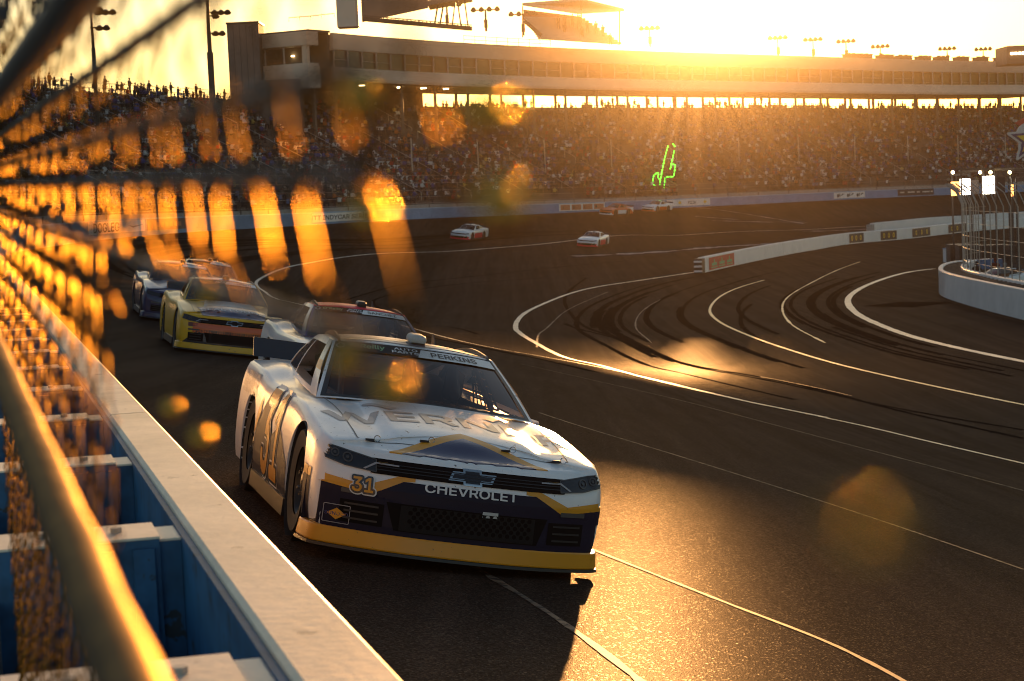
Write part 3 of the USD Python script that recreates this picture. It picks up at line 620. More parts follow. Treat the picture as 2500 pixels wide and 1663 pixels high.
# the building's end: balcony level, soffit and the panel-clad stair tower
o0 = wall_at(TB0, BO - .5); dn = wall_dir(TB0); on = np.array([np.interp(TB0, WT, WOUT[:, j]) for j in range(2)])
EM = upframe([o0[0], o0[1], zb(TB0)], on)                        # x outward along the end face, y = back along the wall
eb = lambda lo, hi: MB().box(lo, hi, EM)
sgn = np.sign((EM[:3, 1][:2] @ -dn)) or 1.
def EB(x0, x1, y0, y1, z0, z1):
    y0, y1 = 5.2 - y1, 5.2 - y0
    return MB().box((x0, min(sgn * y0, sgn * y1), z0), (x1, max(sgn * y0, sgn * y1), z1), EM)
obj('end_fascia', EB(.02, 9.4, .02, 2.4, 4.1, 5.72).out(), M['fascia'], su)
obj('end_parapet', EB(.02, 9.4, .02, 2.4, -.35, 2.0).out(), M['fascia_low'], su)
obj('end_parapet', EB(.0, 2.6, .0, 2.5, -.9, 1.7).out(), M['fascia_low'], su)
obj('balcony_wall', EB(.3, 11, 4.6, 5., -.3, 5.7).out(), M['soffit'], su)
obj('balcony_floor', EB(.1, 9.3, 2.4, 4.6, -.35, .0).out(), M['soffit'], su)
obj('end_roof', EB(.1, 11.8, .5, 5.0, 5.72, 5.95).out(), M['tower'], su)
obj('end_post', EB(.2, .9, .2, .8, 2.0, 4.1).out(), M['fascia'], su)
for x in (3.6, 6.4): obj('end_post', EB(x, x + .16, .3, .46, 2.0, 4.1).out(), M['mullion'], su)
obj('balcony_lamp', EB(5.2, 5.5, 4.3, 4.5, 3.2, 3.35).out(), M['lamp_glow'], su)
for x in (1.5, 5., 8.): obj('column', EB(x, x + .4, 3.0, 3.4, -7.5, -.35).out(), M['soffit'], su)
EMi = np.linalg.inv(EM)
def boxpx(c0, c1, d, z0, z1, depth, yaw_t=None):
    """Box whose front spans photo columns c0..c1 at depth d, turned to the wall's direction."""
    b = MB(); A, B = at(c0, 200, d), at(c1, 200, d + .0); v = B - A; v[2] = 0
    Mx = upframe([A[0], A[1], 0], v); return b.box((0, 0, z0), (np.linalg.norm(v), depth, z1), Mx)
dt = 236.
tw = thing('stair_tower', 'dark panel clad stair tower at the end of the suite building', 'tower')
obj('tower_body', boxpx(529, 602, dt, 8, 7.2 + 395 * 2.182e-4 * dt, 5.).out(), M['tower'], tw)
for k in range(1, 5):
    c = 529 + 73 * k / 5; obj('panel_joint', boxpx(c - .5, c + .5, dt - .03, 8, 7.2 + 394 * 2.182e-4 * dt, .05).out(), M['dark_steel'], tw)
obj('tower_cap', boxpx(527, 604, dt - .1, 7.2 + 395.2 * 2.182e-4 * dt, 7.2 + 399 * 2.182e-4 * dt, 5.2).out(), M['dark_steel'], tw)
obj('stair_block', boxpx(602, 690, dt - 1, 8, 7.2 + 262 * 2.182e-4 * dt, 4.).out(), M['tower'], tw)
# things on the roof
def hor(px): return 425 - (px - 1178) * math.tan(ROLL)
def zat(px, py, d): return at(px, py, d)[2]
def floodlight(px, ytop, ybase, d, n, label, group, wide=3.2, base_z=None, r=.16):
    g = at(px, ybase, d); top = at(px, ytop, d); zb_ = g[2] if base_z is None else base_z
    fl = thing('floodlight_pole', label, 'floodlight', group=group)
    obj('pole', MB().tube([(top[0], top[1], zb_), (top[0], top[1], top[2])], [r, r * .7], 8).out(), M['dark_steel'], fl)
    q = (ray(px, ybase) * [1, 1, 0]); sx = np.array([q[1], -q[0], 0]); sx /= np.linalg.norm(sx)
    obj('cross_arm', MB().bar(top - sx * wide / 2, top + sx * wide / 2, .16).out(), M['dark_steel'], fl)
    for k in range(n):
        c = top + sx * wide * (k / (n - 1) - .5) + [0, 0, .12]
        m = MB().lathe([(0, .34), (.18, .3), (.36, 0), (.4, -.16), (.0, -.14)], frame(c + q * .15, x=sx, z=np.array([-q[0] * .6, -q[1] * .6, -.8]) * -1.), 8)
        obj('lamp', m.out(), M['dark_steel'], fl, smooth=30)
    obj('control_box', MB().mesh(trimesh.creation.box((.5, .35, 1.1), trimesh.transformations.translation_matrix([top[0], top[1] - .25, zb_ + (top[2] - zb_) * .35]))).out(), M['dark_steel'], fl)
G = 'floodlights along the suite building roof'
for c, yt, yb, n in ((1028, 12, 62, 5), (1117, 23, 72, 4), (1203, 33, 82, 4)):
    floodlight(c, yt, yb, at(0, 0, 1)[1] * 0 + np.linalg.norm((wall_at(wall_col(c, BO + 1), BO + 1) - CAM)), n, {1028: 'roof floodlight with a cluster of lamps beside the press box', 1117: 'slender roof floodlight between the press box and the rooftop stand', 1203: 'roof floodlight next to the rooftop stand steps'}[c], G)
for k, (c, yt, yb) in enumerate(((1495, 66, 108), (1790, 88, 133), (1871, 92, 136), (1947, 96, 138), (2026, 108, 142), (2180, 113, 146), (2263, 114, 148))):
    floodlight(c, yt, yb, np.linalg.norm((wall_at(wall_col(c, BO + 2), BO + 2) - CAM)), 4, ('small floodlight mast on the flat roof, ' + ('nearest the rooftop stand, in the sun glare', 'first right of the sun glare', 'second right of the sun glare', 'third right of the sun glare', 'beside the third air conditioning unit', 'above the sixth air conditioning unit', 'rightmost, above the eighth air conditioning unit')[k]), G, wide=2.4, r=.12)
for k, (c0, c1) in enumerate(((1955, 1982), (1985, 2012), (2030, 2062), (2072, 2104), (2119, 2146), (2161, 2187), (2207, 2233), (2252, 2278), (2299, 2325))):
    t = wall_col((c0 + c1) / 2, BO + 3); g = bp(t, BO + 3, 5.5); d = np.linalg.norm(g - CAM); w = (c1 - c0) * 2.182e-4 * d
    ac = thing('air_conditioner', 'boxy rooftop air conditioning unit, ' + ('first', 'second', 'third', 'fourth', 'fifth', 'sixth', 'seventh', 'eighth', 'last')[k] + ' from the left along the roof edge', 'air conditioner', upframe(g, wall_dir(t)), group='air conditioning units on the suite roof')
    obj('housing', MB().box((-w / 2, -1, 0), (w / 2, 1, 1.0)).out(), M['dark_steel'], ac); obj('hood', MB().box((-w / 2 - .1, -1.1, 1.0), (w / 2 + .1, 1.1, 1.16)).out(), M['dark_steel'], ac)
    for j in (-.3, .3): obj('fan_ring', MB().lathe([(.35, 0), (.35, .14), (.28, .14), (.28, 0)], frame([j * w, 0, 1.16], x=np.array([1., 0, 0]), z=np.array([0, 0, 1.])), 10).out(), M['dark_steel'], ac)
# press box with the big board, left of the rooftop rail
d = 221.
pb = thing('press_box', 'tall pale press box with a dark angled board on the suite roof', 'building')
obj('lit_wall', boxpx(783, 827, d, 25.4, 33, 3.).out(), M['fascia_low'], pb)
obj('corner_post', boxpx(827, 833, d + .1, 25.4, 33, 2.).out(), M['fascia'], pb)
A, B = at(833, 40, d), at(985, 12, d + 8)
obj('board', MB().hexa([(A[0], A[1], A[2] - .5), (B[0], B[1], B[2] - .3), (B[0], B[1] + .5, B[2] - .3), (A[0], A[1] + .5, A[2] - .5), (A[0], A[1], 33), (B[0], B[1], 33), (B[0], B[1] + .5, 33), (A[0], A[1] + .5, 33)]).out(), M['tower'], pb)
A, B = at(985, 13, d + 8), at(1086, -6, d + 18)
obj('canopy', MB().hexa([(A[0], A[1], A[2]), (B[0], B[1], B[2]), (B[0], B[1] + 6, B[2]), (A[0], A[1] + 6, A[2]), (A[0], A[1], A[2] + .6), (B[0], B[1], B[2] + .6), (B[0], B[1] + 6, B[2] + .6), (A[0], A[1] + 6, A[2] + .6)]).out(), M['tower'], pb)
for c, a, e in ((1000, 10, 58), (1012, 15, 60), (1040, 5, 64), (1062, 3, 66), (1078, 0, 66)):
    obj('strut', MB().bar(at(c, e, d + 12), at(c + (8 if c < 1050 else -9), a, d + 12), .16).out(), M['dark_steel'], pb)
obj('equipment_rail', MB().bar(at(838, 44, d - .5), at(1085, 66, d + 12), .25, .5).bar(at(838, 36, d - .5), at(1085, 58, d + 12), .1).out(), M['dark_steel'], pb)
b = MB()
for c in np.arange(838, 1090, 9): b.bar(at(c, 36 + (c - 838) * .089, d - .5 + (c - 838) * .05), at(c, 46 + (c - 838) * .089, d - .5 + (c - 838) * .05), .1)
obj('railing', b.out(), M['dark_steel'], pb)
b = MB(); b.tube([at(665, 50, 228), at(665, 41, 228), at(715, 37, 226), at(770, 31, 224)], .04, 4); b.tube([at(805, 20, 222), at(804, 2, 222)], .03, 4)
for c, y in ((690, 47), (715, 46), (740, 42), (770, 40)): b.bar(at(c, y, 226), at(c, y - 10, 226), .06)
obj('roof_rail', b.out(), M['dark_steel'], su)
# rooftop stand under a canopy
d = 268.
rs = thing('rooftop_stand', 'small covered rooftop stand with a thin canopy just left of the sun', 'grandstand')
A = at(1202, 13, d); Bq = at(1338, 2, d + 3); Cq = at(1437, 26, d + 12); Dq = at(1330, 33, d)
top = np.array([A, Dq, Cq, Bq]); obj('canopy', MB().hexa(np.vstack([top, top + [0, 0, .35]])).out(), M['fascia'], rs)
for k in range(11):
    y0 = 92 - k * 4.6; obj('bench_row', MB().bar(at(1240 - k * 3.2, y0 - 5, d + k * .55), at(1428 - k * 8.2, y0 + 8 - k * .9, d + 5 + k * .3), .6, .32).out(), M['fascia'], rs)
obj('back_panel', MB().hexa([at(1205, 46, d + 6), at(1335, 56, d + 9), at(1335, 56, d + 9.4), at(1205, 46, d + 6.4), at(1205, 22, d + 6), at(1335, 38, d + 9), at(1335, 38, d + 9.4), at(1205, 22, d + 6.4)]).out(), M['orange_box'], rs)
for c, a, e in ((1203, 14, 86), (1330, 34, 66), (1338, 4, 54), (1426, 26, 102)): obj('canopy_post', MB().bar(at(c, e, d + 2), at(c, a, d + 2), .18).out(), M['dark_steel'], rs)
obj('stair_rail', MB().bar(at(1206, 48, d - 1), at(1246, 82, d - 1), .5, .5).out(), M['dark_steel'], rs)
for k, (c, y) in enumerate(((1285, 50), (1300, 47), (1318, 46), (1335, 48), (1352, 60), (1372, 62), (1388, 70), (1300, 66), (1340, 74), (1405, 90))):
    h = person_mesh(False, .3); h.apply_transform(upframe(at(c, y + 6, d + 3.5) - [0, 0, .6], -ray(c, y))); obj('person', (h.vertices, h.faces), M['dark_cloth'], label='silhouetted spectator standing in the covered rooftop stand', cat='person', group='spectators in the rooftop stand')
# tall building at the right end of the roof
rt = thing('roof_block', 'dark box shaped roof block with bright lettering at the far right end', 'building')
d = 330.
obj('block_wall', boxpx(2320, 2420, d, 23.5, zat(2330, 106, d), 8).out(), M['tower'], rt)
for k in range(4): obj('sign_letter', boxpx(2328 + k * 9, 2334 + k * 9, d - .1, zat(2335, 126, d), zat(2335, 121, d), .09).out(), M['lamp_glow'], rt)
# two tall floodlight masts at the left
for c, top, base, lab in ((487, -25, 186, 'tall dark floodlight mast rising beside the stair tower'), (219, -30, 182, 'tall thin mast seen through the wire fence above the crowd')):
    d = 186. if c > 300 else 172.; fl = thing('floodlight_mast', lab, 'floodlight', group=None)
    p0, p1 = at(c, base, d), at(c, top, d); p1 = np.array([p0[0], p0[1], p1[2]])
    r0 = .21 if c > 300 else .13
    obj('mast', MB().tube([p0 - [0, 0, 6], p0 + [0, 0, 2.6], p0 + [0, 0, 2.7], p1], [r0 * 1.5, r0 * 1.4, r0, r0 * .7], 10).out(), M['dark_steel'], fl, smooth=30)
    q = ray(c, base) * [1, 1, 0]; sx = np.array([q[1], -q[0], 0]) / np.linalg.norm(q)
    for k, (zz, w, n) in enumerate(((p0[2] + 4.4, 1.2, 2), (p0[2] + 6.0, .7, 1), (p1[2] - 2.2, 1.8, 3))):
        obj('lamp_arm', MB().bar([p0[0], p0[1], zz] - sx * .2, [p0[0], p0[1], zz] + sx * w, .12).out(), M['dark_steel'], fl)
        for j in range(n): obj('lamp', MB().lathe([(0, .3), (.2, .25), (.36, 0), (0, -.08)], frame(np.array([p0[0], p0[1], zz - .1]) + sx * w * (j + 1) / n, x=sx, z=np.array([0, .5, .85])), 8).out(), M['dark_steel'], fl, smooth=30)
# green neon cactus in the stand
cs = thing('cactus_sign', 'green glowing outline of a cactus standing in the grandstand', 'sign')
def X5(x, y): return ((1000 + x / 3.367) / S, (400 + y / 3.367) / S)
tsgn = wall_col(1525, 8.); dsgn = (wall_at(tsgn, 7.) - CAM) @ c_f
for pts in ([(2125, -150), (2110, -100), (2085, 10), (2062, 130), (2040, 250)], [(2160, -170), (2190, -130)], [(2175, -110), (2155, -10), (2140, 50)], [(2140, 5), (2185, 5), (2172, 105), (2102, 108), (2090, 190), (2075, 250)], [(2065, 130), (2040, 120), (2048, 70), (2008, 90), (1992, 170), (2028, 182)]):
    P = []
    for a, c in zip(pts, pts[1:]):
        a, c = np.array(a, float), np.array(c, float); n = max(1, int(np.linalg.norm(c - a) / 26))
        for k in range(n):
            u, w = a + (c - a) * (k + .08) / n, a + (c - a) * (k + .78) / n
            obj('led_tube', MB().tube([at(*X5(*u), dsgn), at(*X5(*w), dsgn)], .075, 6).out(), M['led_green'], cs)
obj('sign_frame', MB().bar(at(*X5(2095, -60), dsgn + .2), at(*X5(2055, 262), dsgn + .2), .2).bar(at(*X5(2120, -40), dsgn + .2), at(*X5(2085, 262), dsgn + .2), .2).out(), M['dark_steel'], cs)
# ---------------------------------------------------------------- stock cars (local axes: x forward, y to the driver's left, z up)
def sst(a, b, x): t = np.clip((x - a) / (b - a), 0, 1); return t * t * (3 - 2 * t)
HW = .975
def _outline(n=260):
    ys = np.linspace(0, .93, 40); fr = np.stack([2.50 - .30 * (ys / .97) ** 2.4, ys], 1)
    side = np.array([(2.02, .968), (1.4, .975), (.6, .962), (-.4, .958), (-1.3, .975), (-2.1, .965)])
    yr = np.linspace(.90, 0, 20); rr = np.stack([-2.50 + .10 * (yr / .95) ** 3, yr], 1)
    h = np.vstack([fr, side, rr]); full = np.vstack([h, (h * [1, -1])[::-1]])
    p = Polygon(full).buffer(0).buffer(-.13).buffer(.13, quad_segs=24)
    c = np.array(p.exterior.coords); i = np.argmax(c[:, 0] - abs(c[:, 1]) * 5); c = np.vstack([c[i:-1], c[:i + 1]])
    if not p.exterior.is_ccw: c = c[::-1]
    t = np.r_[0, np.cumsum(np.linalg.norm(np.diff(c, axis=0), axis=1))]; T = np.linspace(0, t[-1], n, endpoint=False)
    o = np.stack([np.interp(T, t, c[:, k]) for k in (0, 1)], 1)
    o[0, 1] = 0; o[n // 2, 1] = 0; o[n // 2 + 1:] = (o[1:n // 2] * [1, -1])[::-1]
    tn = np.roll(o, -1, 0) - np.roll(o, 1, 0); tn /= np.linalg.norm(tn, axis=1, keepdims=True)
    return o, np.stack([tn[:, 1], -tn[:, 0]], 1)
_ZS = PchipInterpolator([-2.6, -2.3, -1.7, -1.2, -.6, .0, .5, .9, 1.4, 1.8, 2.1, 2.3, 2.6], [.93, .95, .945, .93, .87, .855, .855, .85, .805, .755, .715, .685, .67])
_ZC = PchipInterpolator([-2.6, -2.2, -1.7, -.5, .75, 1.0, 1.4, 1.8, 2.1, 2.3, 2.6], [.985, 1.0, 1.0, .95, .93, .90, .862, .81, .757, .715, .68])
def _ztop(x, y):
    ay = abs(y)
    z = .020 * sst(.52, .44, ay) * sst(2.28, 1.9, x) * sst(.6, .8, x)                       # raised bonnet centre
    z = z + .026 * np.exp(-((ay - .80) / .13) ** 2) * np.exp(-((x - 1.42) / .48) ** 2)       # front wing crests
    z = z + .035 * np.exp(-((ay - .80) / .14) ** 2) * np.exp(-((x + 1.35) / .6) ** 2)
    z = z - .010 * np.exp(-((ay - .60) / .09) ** 2) * sst(.7, 1.0, x) * sst(2.0, 1.6, x)     # valley between bonnet and wing
    return z
def car_shell():
    o, n = _outline(); fx = np.clip(n[:, 0], 0, 1) ** 2; rx = np.clip(-n[:, 0], 0, 1) ** 2; sy = n[:, 1] ** 2
    tv = np.array([0, .05, .12, .22, .34, .46, .56, .66, .74, .81, .87, .92, .96, .985, 1.0])
    iS = np.interp(tv, [0, .1, .25, .5, .7, .85, .95, 1], [.035, .018, .006, 0, .004, .018, .045, .085])
    iF = np.interp(tv, [0, .1, .3, .55, .66, .74, .85, .95, 1], [.0, .0, .01, .015, .03, .045, .08, .14, .20])
    iR = np.interp(tv, [0, .3, .7, 1], [.10, .02, 0, .02])
    zs = _ZS(o[:, 0]); rows = []
    for k, t in enumerate(tv):
        ins = sy * iS[k] + fx * iF[k] + rx * iR[k]
        q = o - n * ins[:, None]; rows.append(np.c_[q, .15 + (zs - .15) * (t if t < .9 else .9 + .1 * math.sin((t - .9) / .1 * math.pi / 2))])
    sh = rows[-1]; sp = np.stack([sh[:, 0] * (1 - .10 * sst(1.5, 2.4, sh[:, 0]) - .06 * sst(-1.8, -2.5, sh[:, 0])), 0 * sh[:, 0]], 1)
    for s in np.linspace(0, 1, 22)[1:]:
        q = sh[:, :2] * (1 - s) + sp * s
        z = sh[:, 2] + (_ZC(q[:, 0]) - sh[:, 2]) * math.sin(s * math.pi / 2) + _ztop(q[:, 0], q[:, 1]) * min(1, s * 5)
        rows.append(np.c_[q, z])
    return np.array(rows), n, len(tv)
SHELL, SN, NS = car_shell()
def _i2(a, b, c): return LinearNDInterpolator(np.c_[a, b], c)
_v = SHELL[:NS].reshape(-1, 3); _nn = np.tile(SN, (NS, 1)); _fm = (_nn[:, 0] > .25) & (_v[:, 0] > 1.6)
FRONT = _i2(_v[_fm, 1], _v[_fm, 2], _v[_fm, 0])
_v2 = SHELL[NS - 3:].reshape(-1, 3); TOP = _i2(_v2[:, 0], _v2[:, 1], _v2[:, 2])
_sm = (_nn[:, 1] < -.5); SIDE = _i2(_v[_sm, 0], _v[_sm, 2], -_v[_sm, 1])
def front_map(uv, e=.004):
    x = FRONT(np.clip(uv[:, 0], -.955, .955), np.clip(uv[:, 1], .155, .70)); return np.c_[np.where(np.isnan(x), 2.0, x) + e, uv[:, 0] * (1 + e), uv[:, 1] + e * .3]
def top_map(uv, e=.004):
    z = TOP(uv[:, 0], uv[:, 1]); return np.c_[uv[:, 0] + e * .3, uv[:, 1], np.where(np.isnan(z), .6, z) + e]
def side_map(sg, e=.004):
    def f(uv):
        y = SIDE(uv[:, 0], np.clip(uv[:, 1], .155, .93)); y = np.where(np.isnan(y), .9, y); return np.c_[uv[:, 0], sg * (y + e), uv[:, 1] + e * .3]
    return f
def decal(poly, fn, size=.05):
    v, f = flat_tris(poly, size); P = fn(v)
    return P, f
# greenhouse: ruled between a belt outline and a roof outline
GB = dict(wf=(.80, .60, .775), wr=(-1.80, -1.72, .60))          # x centre, x at corner, half width
def _gh(nf=25, nsd=41, nr=13, nt=15):
    yf = np.linspace(-1, 1, nf); us = np.linspace(0, 1, nsd); yr = np.linspace(1, -1, nr)
    def outl(t):
        e = t
        xf0, xf1, wf = 1.0 + (.17 - 1.0) * e, .80 + (.08 - .80) * e, .79 + (.605 - .79) * e
        xr0, xr1, wr = -1.85 + (-.95 + 1.85) * e, -1.78 + (-.90 + 1.78) * e, .64 + (.57 - .64) * e
        bul = .022 * math.sin(math.pi * e)
        z0f, z0r = .905 + .385 * e, .99 + .295 * e
        a = np.stack([xf0 + (xf1 - xf0) * abs(yf) ** 2.3 + bul * (1 - yf ** 2), yf * wf, z0f + ((.875 + .390 * e) - z0f) * abs(yf) ** 3 + bul * .6], 1)
        b = np.stack([xf1 + (xr1 - xf1) * us, wf + (wr - wf) * us ** 1.3 + .018 * np.sin(us * math.pi) + bul, (.875 + .390 * e) * (1 - us) + ((.965 + .30 * e)) * us + .012 * e * np.sin(us * math.pi)], 1)
        c = np.stack([xr0 + (xr1 - xr0) * yr ** 2, yr * wr, z0r + ((.965 + .30 * e) - z0r) * yr ** 2], 1)
        return a, b, c
    ts = np.linspace(0, 1, nt)
    return [outl(t) for t in ts], ts, yf, us, yr
GH, GT, GYF, GUS, GYR = _gh()
GF = np.array([g[0] for g in GH]); GS = np.array([g[1] for g in GH]); GR = np.array([g[2] for g in GH])
def gh_sub(G, t0, t1, u0, u1, U, e=0.):
    """Patch of a greenhouse face between parameter limits, pushed out by e."""
    nt, nu = 10, 22
    tt = np.linspace(t0, t1, nt); uu = np.linspace(u0, u1, nu); out = np.zeros((nt, nu, 3))
    for k in range(3):
        tmp = np.stack([np.interp(tt, GT, G[:, j, k]) for j in range(G.shape[1])], 1)
        out[..., k] = np.stack([np.interp(uu, U, tmp[i]) for i in range(nt)])
    if e:
        dn = np.cross(np.gradient(out, axis=1), np.gradient(out, axis=0)); dn /= np.linalg.norm(dn, axis=2, keepdims=True)
        c = out.mean((0, 1)) - np.array([-.5, 0, 1.0])
        if (dn.mean((0, 1)) @ c) < 0: dn = -dn
        out = out + dn * e
    return out
def frame_mesh(G, t0, t1, u0, u1, U):
    """The face's painted surround: everything outside the window's limits."""
    b = MB()
    for (a, c, d, e) in ((0, t0, 0, 1), (t1, 1, 0, 1), (t0, t1, 0, u0), (t0, t1, u1, 1)):
        if c - a > 1e-6 and e - d > 1e-6: b.grid(gh_sub(G, a, c, U[0] + (U[-1] - U[0]) * d, U[0] + (U[-1] - U[0]) * e, U))
    return b
def flip_side(P): Q = P.copy(); Q[..., 1] *= -1; return Q
SW = (.10, .88, .13, .60)                                         # door window: t0 t1 u0 u1 ; quarter window follows
QW = (.14, .86, .63, .97)
def man(m):
    v, f = m; t = trimesh.Trimesh(v, f, process=True); t.merge_vertices()
    return manifold3d.Manifold(manifold3d.Mesh(np.asarray(t.vertices, np.float32), np.asarray(t.faces, np.uint32)))
def body_mesh(cut=True):
    R = SHELL; b = MB(); b.grid(R, closed=True); c = R[0].mean(0); n = R.shape[1]
    k = np.arange(n); b.add(np.vstack([R[0], c]), np.stack([(k + 1) % n, k, np.full(n, n)], 1))
    v, f = b.out(); t = trimesh.Trimesh(v, f, process=True, merge_norm=True)
    t.merge_vertices(digits_vertex=5); t.update_faces(t.nondegenerate_faces()); t.fix_normals()
    m = manifold3d.Manifold(manifold3d.Mesh(np.asarray(t.vertices, np.float32), np.asarray(t.faces, np.uint32)))
    if m.status() != manifold3d.Error.NoError or not cut: return t.vertices, t.faces
    def cyl(x, y, r, h): return manifold3d.Manifold.cylinder(h, r, r, 48, True).rotate([90, 0, 0]).translate([x, y, .34])
    for x, r in ((1.44, .405), (-1.235, .40)):
        for y in (-.9, .9): m = m - cyl(x, y, r, .50)
    m = m - manifold3d.Manifold.cube([2.12, 1.16, .8], True).translate([-.335, 0, .86])
    return m
BODY = body_mesh()
if isinstance(BODY, tuple): print('BODY NOT MANIFOLD')
else:
    _mm = BODY.to_mesh(); BODY = (np.array(_mm.vert_properties[:, :3], float), np.array(_mm.tri_verts))
def greenhouse_parts():
    pil = MB()
    pil.mesh(frame_mesh(GF, .05, .95, .035, .965, GYF).tm())
    for sg in (0, 1):
        b = MB()
        for (a, c, d, e) in ((0, .10, 0, 1), (.88, 1, 0, 1), (.10, .88, 0, .13), (.10, .88, .60, .63), (.10, .88, .97, 1)): b.grid(gh_sub(GS, a, c, d, e, GUS))
        v, f = b.out()
        if sg: v = v * [1, -1, 1]; f = f[:, ::-1]
        pil.add(v, f)
    pil.mesh(frame_mesh(GR, .08, .92, .08, .92, GYR).tm())
    top = np.vstack([GF[-1], GS[-1][1:], GR[-1][1:], (GS[-1] * [1, -1, 1])[::-1][1:-1]])
    rows = [top]; c0 = np.array([-.45, 0, 0])
    for s in np.linspace(0, 1, 12)[1:]:
        sp = np.c_[np.clip(top[:, 0], -.75, -.15), 0 * top[:, 0]]
        q = top[:, :2] * (1 - s) + sp * s; zz = top[:, 2] * (1 - s) + 1.292 * s + .020 * math.sin(s * math.pi / 2) + .012 * math.sin(s * math.pi)
        rows.append(np.c_[q, zz])
    rf = MB(); rf.grid(np.array(rows), closed=True)
    return pil.out(), rf.out(), np.array(rows)
PIL, ROOF, ROOFR = greenhouse_parts()
_rr = ROOFR.reshape(-1, 3); ROOFZ = _i2(_rr[:, 0], _rr[:, 1], _rr[:, 2])
def roof_map(uv, e=.004):
    z = ROOFZ(uv[:, 0], uv[:, 1]); return np.c_[uv, np.where(np.isnan(z), 1.2, z) + e]
def ws_map(e=.006):
    """(u across -1..1, t up 0..1) on the windscreen."""
    def f(uv):
        P = np.zeros((len(uv), 3)); tt = np.clip(uv[:, 1], 0, 1); uu = np.clip(uv[:, 0], -1, 1)
        from scipy.interpolate import RegularGridInterpolator as RG
        for k in range(3): P[:, k] = RG((GT, GYF), GF[:, :, k])(np.c_[tt, uu])
        return P + np.array([.55, 0, .83]) * e
    return f
def gs_map(sg, e=.005):
    def f(uv):
        from scipy.interpolate import RegularGridInterpolator as RG
        P = np.stack([RG((GT, GUS), GS[:, :, k])(np.c_[np.clip(uv[:, 1], 0, 1), np.clip(uv[:, 0], 0, 1)]) for k in range(3)], 1)
        P[:, 1] = sg * (P[:, 1] + e); return P
    return f
# shared paints
M['tyre'] = pm('tyre_rubber', (.016, .015, .015), .75, bump=.2); M['rim'] = pm('wheel_rim', (.03, .03, .03), .4, metal=.5)
M['grille_mesh'] = pm('grille_black', (.004, .004, .005), .7, spec=.08); M['cabin'] = pm('cabin_black', (.02, .019, .02), .7)
M['cage'] = pm('roll_cage', (.18, .15, .12), .4, metal=.5); M['seat'] = pm('seat_grey', (.10, .085, .08), .6)
M['tin'] = pm('interior_sheet_metal', (.42, .36, .29), .45, metal=.5)
M['glass'] = pane('windscreen', (.42, .38, .37)); M['glass_side'] = pane('side_glass', (.72, .66, .58))
M['chrome'] = pm('chrome', (.8, .78, .76), .15, metal=1.)
M['gloss_black'] = pm('gloss_black', (.012, .012, .014), .12, coat=.5)
M['honey'] = pm('honeycomb_black', (.011, .011, .012), .65, spec=.12); M['strip_black'] = pm('sunstrip_black', (.012, .011, .014), .6, spec=.2); M['lampgrey'] = pm('lamp_graphic', (.055, .052, .052), .4); M['white_vinyl'] = pm('white_vinyl', (.70, .69, .70), .35)
M['bonnet_grey'] = pm('bonnet_grey_vinyl', (.15, .145, .16), .3, coat=.2); M['grey_vinyl'] = pm('grey_vinyl', (.32, .31, .33), .35)
DIRT = (26., .66, (.10, .085, .08))
M['white_paint'] = pm('white_car_paint', (.78, .77, .79), .28, coat=.3, speck=DIRT, var=.04, vscale=3.)
M['plain_white'] = pm('white_car_paint_far', (.74, .73, .73), .28, coat=.5)
M['gold_vinyl'] = pm('gold_vinyl', (.66, .28, .015), .35, coat=.2, speck=(30., .68, (.2, .12, .03)))
M['navy_paint'] = pm('navy_car_paint', (.016, .015, .045), .25, coat=.6)
M['nose_navy'] = pm('nose_navy_vinyl', (.009, .008, .024), .5, coat=.05, spec=.18); M['yellow_paint'] = pm('yellow_car_paint', (.68, .35, .015), .3, coat=.2, speck=DIRT)
M['orange_paint'] = pm('orange_car_paint', (.62, .10, .02), .28, coat=.5); M['red_paint'] = pm('red_car_paint', (.66, .02, .045), .45, coat=.05, spec=.25)
M['blue_paint'] = pm('blue_car_paint', (.04, .08, .30), .25, coat=.6); M['black_paint'] = pm('black_car_paint', (.02, .02, .024), .25, coat=.6)
M['purple_paint'] = pm('purple_car_paint', (.09, .06, .17), .28, coat=.5)
def ring(x, y, r, w): return Point(x, y).buffer(r).difference(Point(x, y).buffer(r - w))
def sym(p):
    from shapely import affinity
    return unary_union([p, affinity.scale(p, -1, 1, origin=(0, 0))])
def mirror(p):
    from shapely import affinity
    return affinity.scale(p, -1, 1, origin=(0, 0))
WHEEL_T = [(.30, -.14), (.335, -.145), (.352, -.11), (.356, 0), (.352, .11), (.335, .145), (.30, .14), (.225, .13)]
def wheel(parent, x, sg):
    Fm = frame([x, sg * .80, .345], x=np.array([1., 0, 0]), z=np.array([0, float(sg), 0]))
    w = UsdGeom.Xform.Define(stage, upath('wheel', parent)).GetPrim()
    obj('tyre', MB().lathe([(.2, -.14)] + WHEEL_T, Fm, 36).out(), M['tyre'], w, smooth=40)
    obj('rim', MB().lathe([(.225, .12), (.215, .11), (.19, .06), (.11, .075), (.06, .11), (0, .115)], Fm, 24).out(), M['rim'], w, smooth=40)
    b = MB()
    for k in range(5):
        a = k * 2 * math.pi / 5; b.mesh(trimesh.creation.cylinder(.014, .03, 6, transform=Fm @ trimesh.transformations.translation_matrix([.085 * math.cos(a), .085 * math.sin(a), .11])))
    obj('lug_nuts', b.out(), M['chrome'], w)
